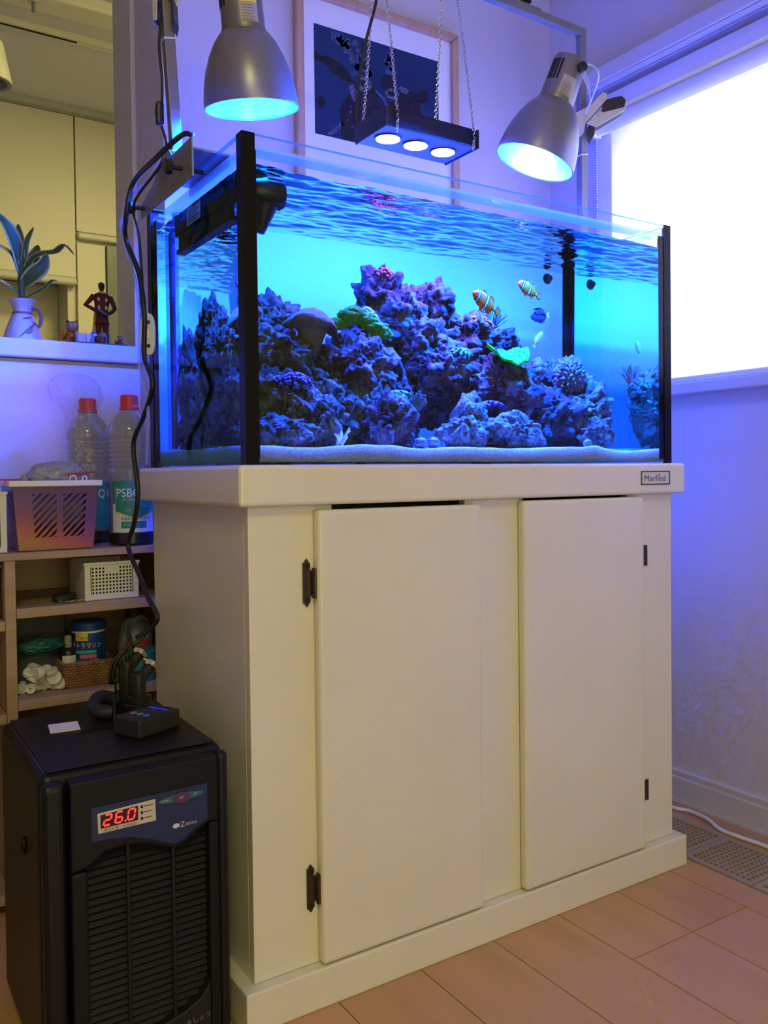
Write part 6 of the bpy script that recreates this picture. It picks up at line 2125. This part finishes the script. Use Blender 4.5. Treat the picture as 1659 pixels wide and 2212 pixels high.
for dx, dz in ((-0.0095, 0.106), (0.0075, 0.1055), (-0.0085, 0.088), (0.0075, 0.0875)):
    MB().sphere((fx + dx, fy - 0.0096 + 0.0012 * (dz < 0.1), ZQ + dz), 0.0046, (0.70, 0.25, 1.15), 2).build('oval_patch', M_oc, fg, smooth=180)
MB().lathe([(0.0085, 0.1205), (0.0070, 0.1250), (0.0062, 0.1250), (0.0075, 0.1200)], (fx, fy, ZQ), n=20, cap0=False, cap1=False).build('collar', M_oc, fg, smooth=60)
mb = MB()
mb.rings([[V((fx + x_, fy + y_, ZQ + h)) for x_, y_ in ((-w_, 0.008), (w_, 0.008 - 0.002), (w_ + 0.001, 0.011), (-w_, 0.0125))] for w_, h in ((0.012, 0.118), (0.015, 0.075), (0.020, 0.03), (0.023, 0.003))])
mb.build('cape', M_oc, fg, smooth=60)
MB().cyl((fx - 0.014, fy - 0.020, ZQ + 0.082), (fx + 0.006, fy - 0.021, ZQ + 0.070), 0.0016, 0.0010, 8).build('staff', mat('dull_blue', (0.10, 0.12, 0.22), 0.4), fg)


def lion(x, y, s, lab, c1):
    """squatting guardian lion figurine"""
    L_ = thing('lion_figurine', lab, 'figurine', (x, y, ZQ), 'guardian lion figurines')
    m1 = mat('lion_%.2f' % c1[0], c1, 0.5, spec=0.1, col2=(0.10, 0.03, 0.004), scale=140)
    mb = MB()
    craggy(mb, (x, y, ZQ + 0.014 * s), (0.011 * s, 0.012 * s, 0.0135 * s), 70 + s, 4, 0.5, 0.3)
    mb.build('body', m1, L_, fix=False)
    hd = MB()
    craggy(hd, (x + 0.002 * s, y - 0.005 * s, ZQ + 0.034 * s), (0.0115 * s, 0.010 * s, 0.0105 * s), 75 + s, 4, 0.45, 0.3)
    h_ = hd.build('head', mat('lion_grey', (0.16, 0.11, 0.06), 0.5, spec=0.2, col2=(0.45, 0.14, 0.02), scale=120), L_, fix=False)
    for k in (-1, 1):
        MB().sphere((x + 0.002 * s + k * 0.008 * s, y - 0.003 * s, ZQ + 0.0435 * s), 0.0034 * s, sub=2).build('ear', M_fb, h_, smooth=180)
        MB().sphere((x + 0.002 * s + k * 0.0045 * s, y - 0.0145 * s, ZQ + 0.036 * s), 0.0018 * s, sub=2).build('eye', M_fw, h_, smooth=180)
        MB().tube([(x + k * 0.007 * s, y - 0.010 * s, ZQ + 0.016 * s), (x + k * 0.008 * s, y - 0.013 * s, ZQ + 0.002 * s)], [0.004 * s, 0.0045 * s], 8).build('paw', m1, L_, smooth=180)
    MB().tube([(x - 0.010 * s, y + 0.006 * s, ZQ + 0.008 * s), (x - 0.016 * s, y + 0.006 * s, ZQ + 0.016 * s), (x - 0.014 * s, y + 0.006 * s, ZQ + 0.027 * s)], [0.0035 * s, 0.004 * s, 0.0022 * s], 8).build('tail', m1, L_, smooth=180)


lion(-0.0435, 0.890, 1.10, 'orange guardian lion figurine, tallest, left of the glass blocks', (0.55, 0.12, 0.006))
lion(0.0205, 0.875, 0.62, 'red guardian lion figurine in front of the doll', (0.36, 0.05, 0.008))
lion(0.0600, 0.880, 0.52, 'smallest dark red lion figurine at the right end of the runner', (0.28, 0.04, 0.008))
bd = thing('bird_figurine', 'small blue and white bird figurine between glass block and doll', 'figurine', (0.002, 0.880, ZQ))
MB().sphere((0.002, 0.880, ZQ + 0.009), 0.0085, (0.8, 0.8, 1.1), 3).build('body', M_fb, bd, smooth=180)
h_ = MB().sphere((0.003, 0.878, ZQ + 0.0225), 0.0068, (1, 0.9, 0.95), 3).build('head', mat('bird_blue', (0.03, 0.07, 0.45), 0.4), bd, smooth=180)
MB().sphere((0.0045, 0.8735, ZQ + 0.0200), 0.0050, (1, 0.8, 0.7), 3).build('face', M_fw, h_, smooth=180)
M_gb = thin('block_glass', (0.72, 0.74, 0.82), ior=1.5, haze=(0.6, 0.62, 0.75), hazef=0.30)
for x_, w_, lab in ((-0.030, 0.017, 'left frosted glass cube ornament behind the small lights'), (-0.008, 0.0165, 'right frosted glass cube ornament beside the bird')):
    mb = MB().box(-w_ / 2, w_ / 2, -w_ / 2, w_ / 2, 0, 0.0215, T(x_, 0.872, ZQ) @ Matrix.Rotation(0.25 + x_ * 6, 4, 'Z'))
    tag(mb.build('glass_cube', M_gb, bev=0.002), lab, 'ornament')
go = thing('crystal_ornament', 'tiny clear crystal ornament catching blue light between the cubes', 'ornament', (-0.0195, 0.858, ZQ))
MB().lathe([(0.005, 0), (0.0052, 0.003), (0.002, 0.006), (0.004, 0.012), (0.0025, 0.018), (0.001, 0.026), (0, 0.027)], (-0.0195, 0.858, ZQ), n=8).build('crystal', thin('crystal', (0.75, 0.85, 1.0), ior=1.8, haze=(0.6, 0.75, 1.0), hazef=0.2), go)
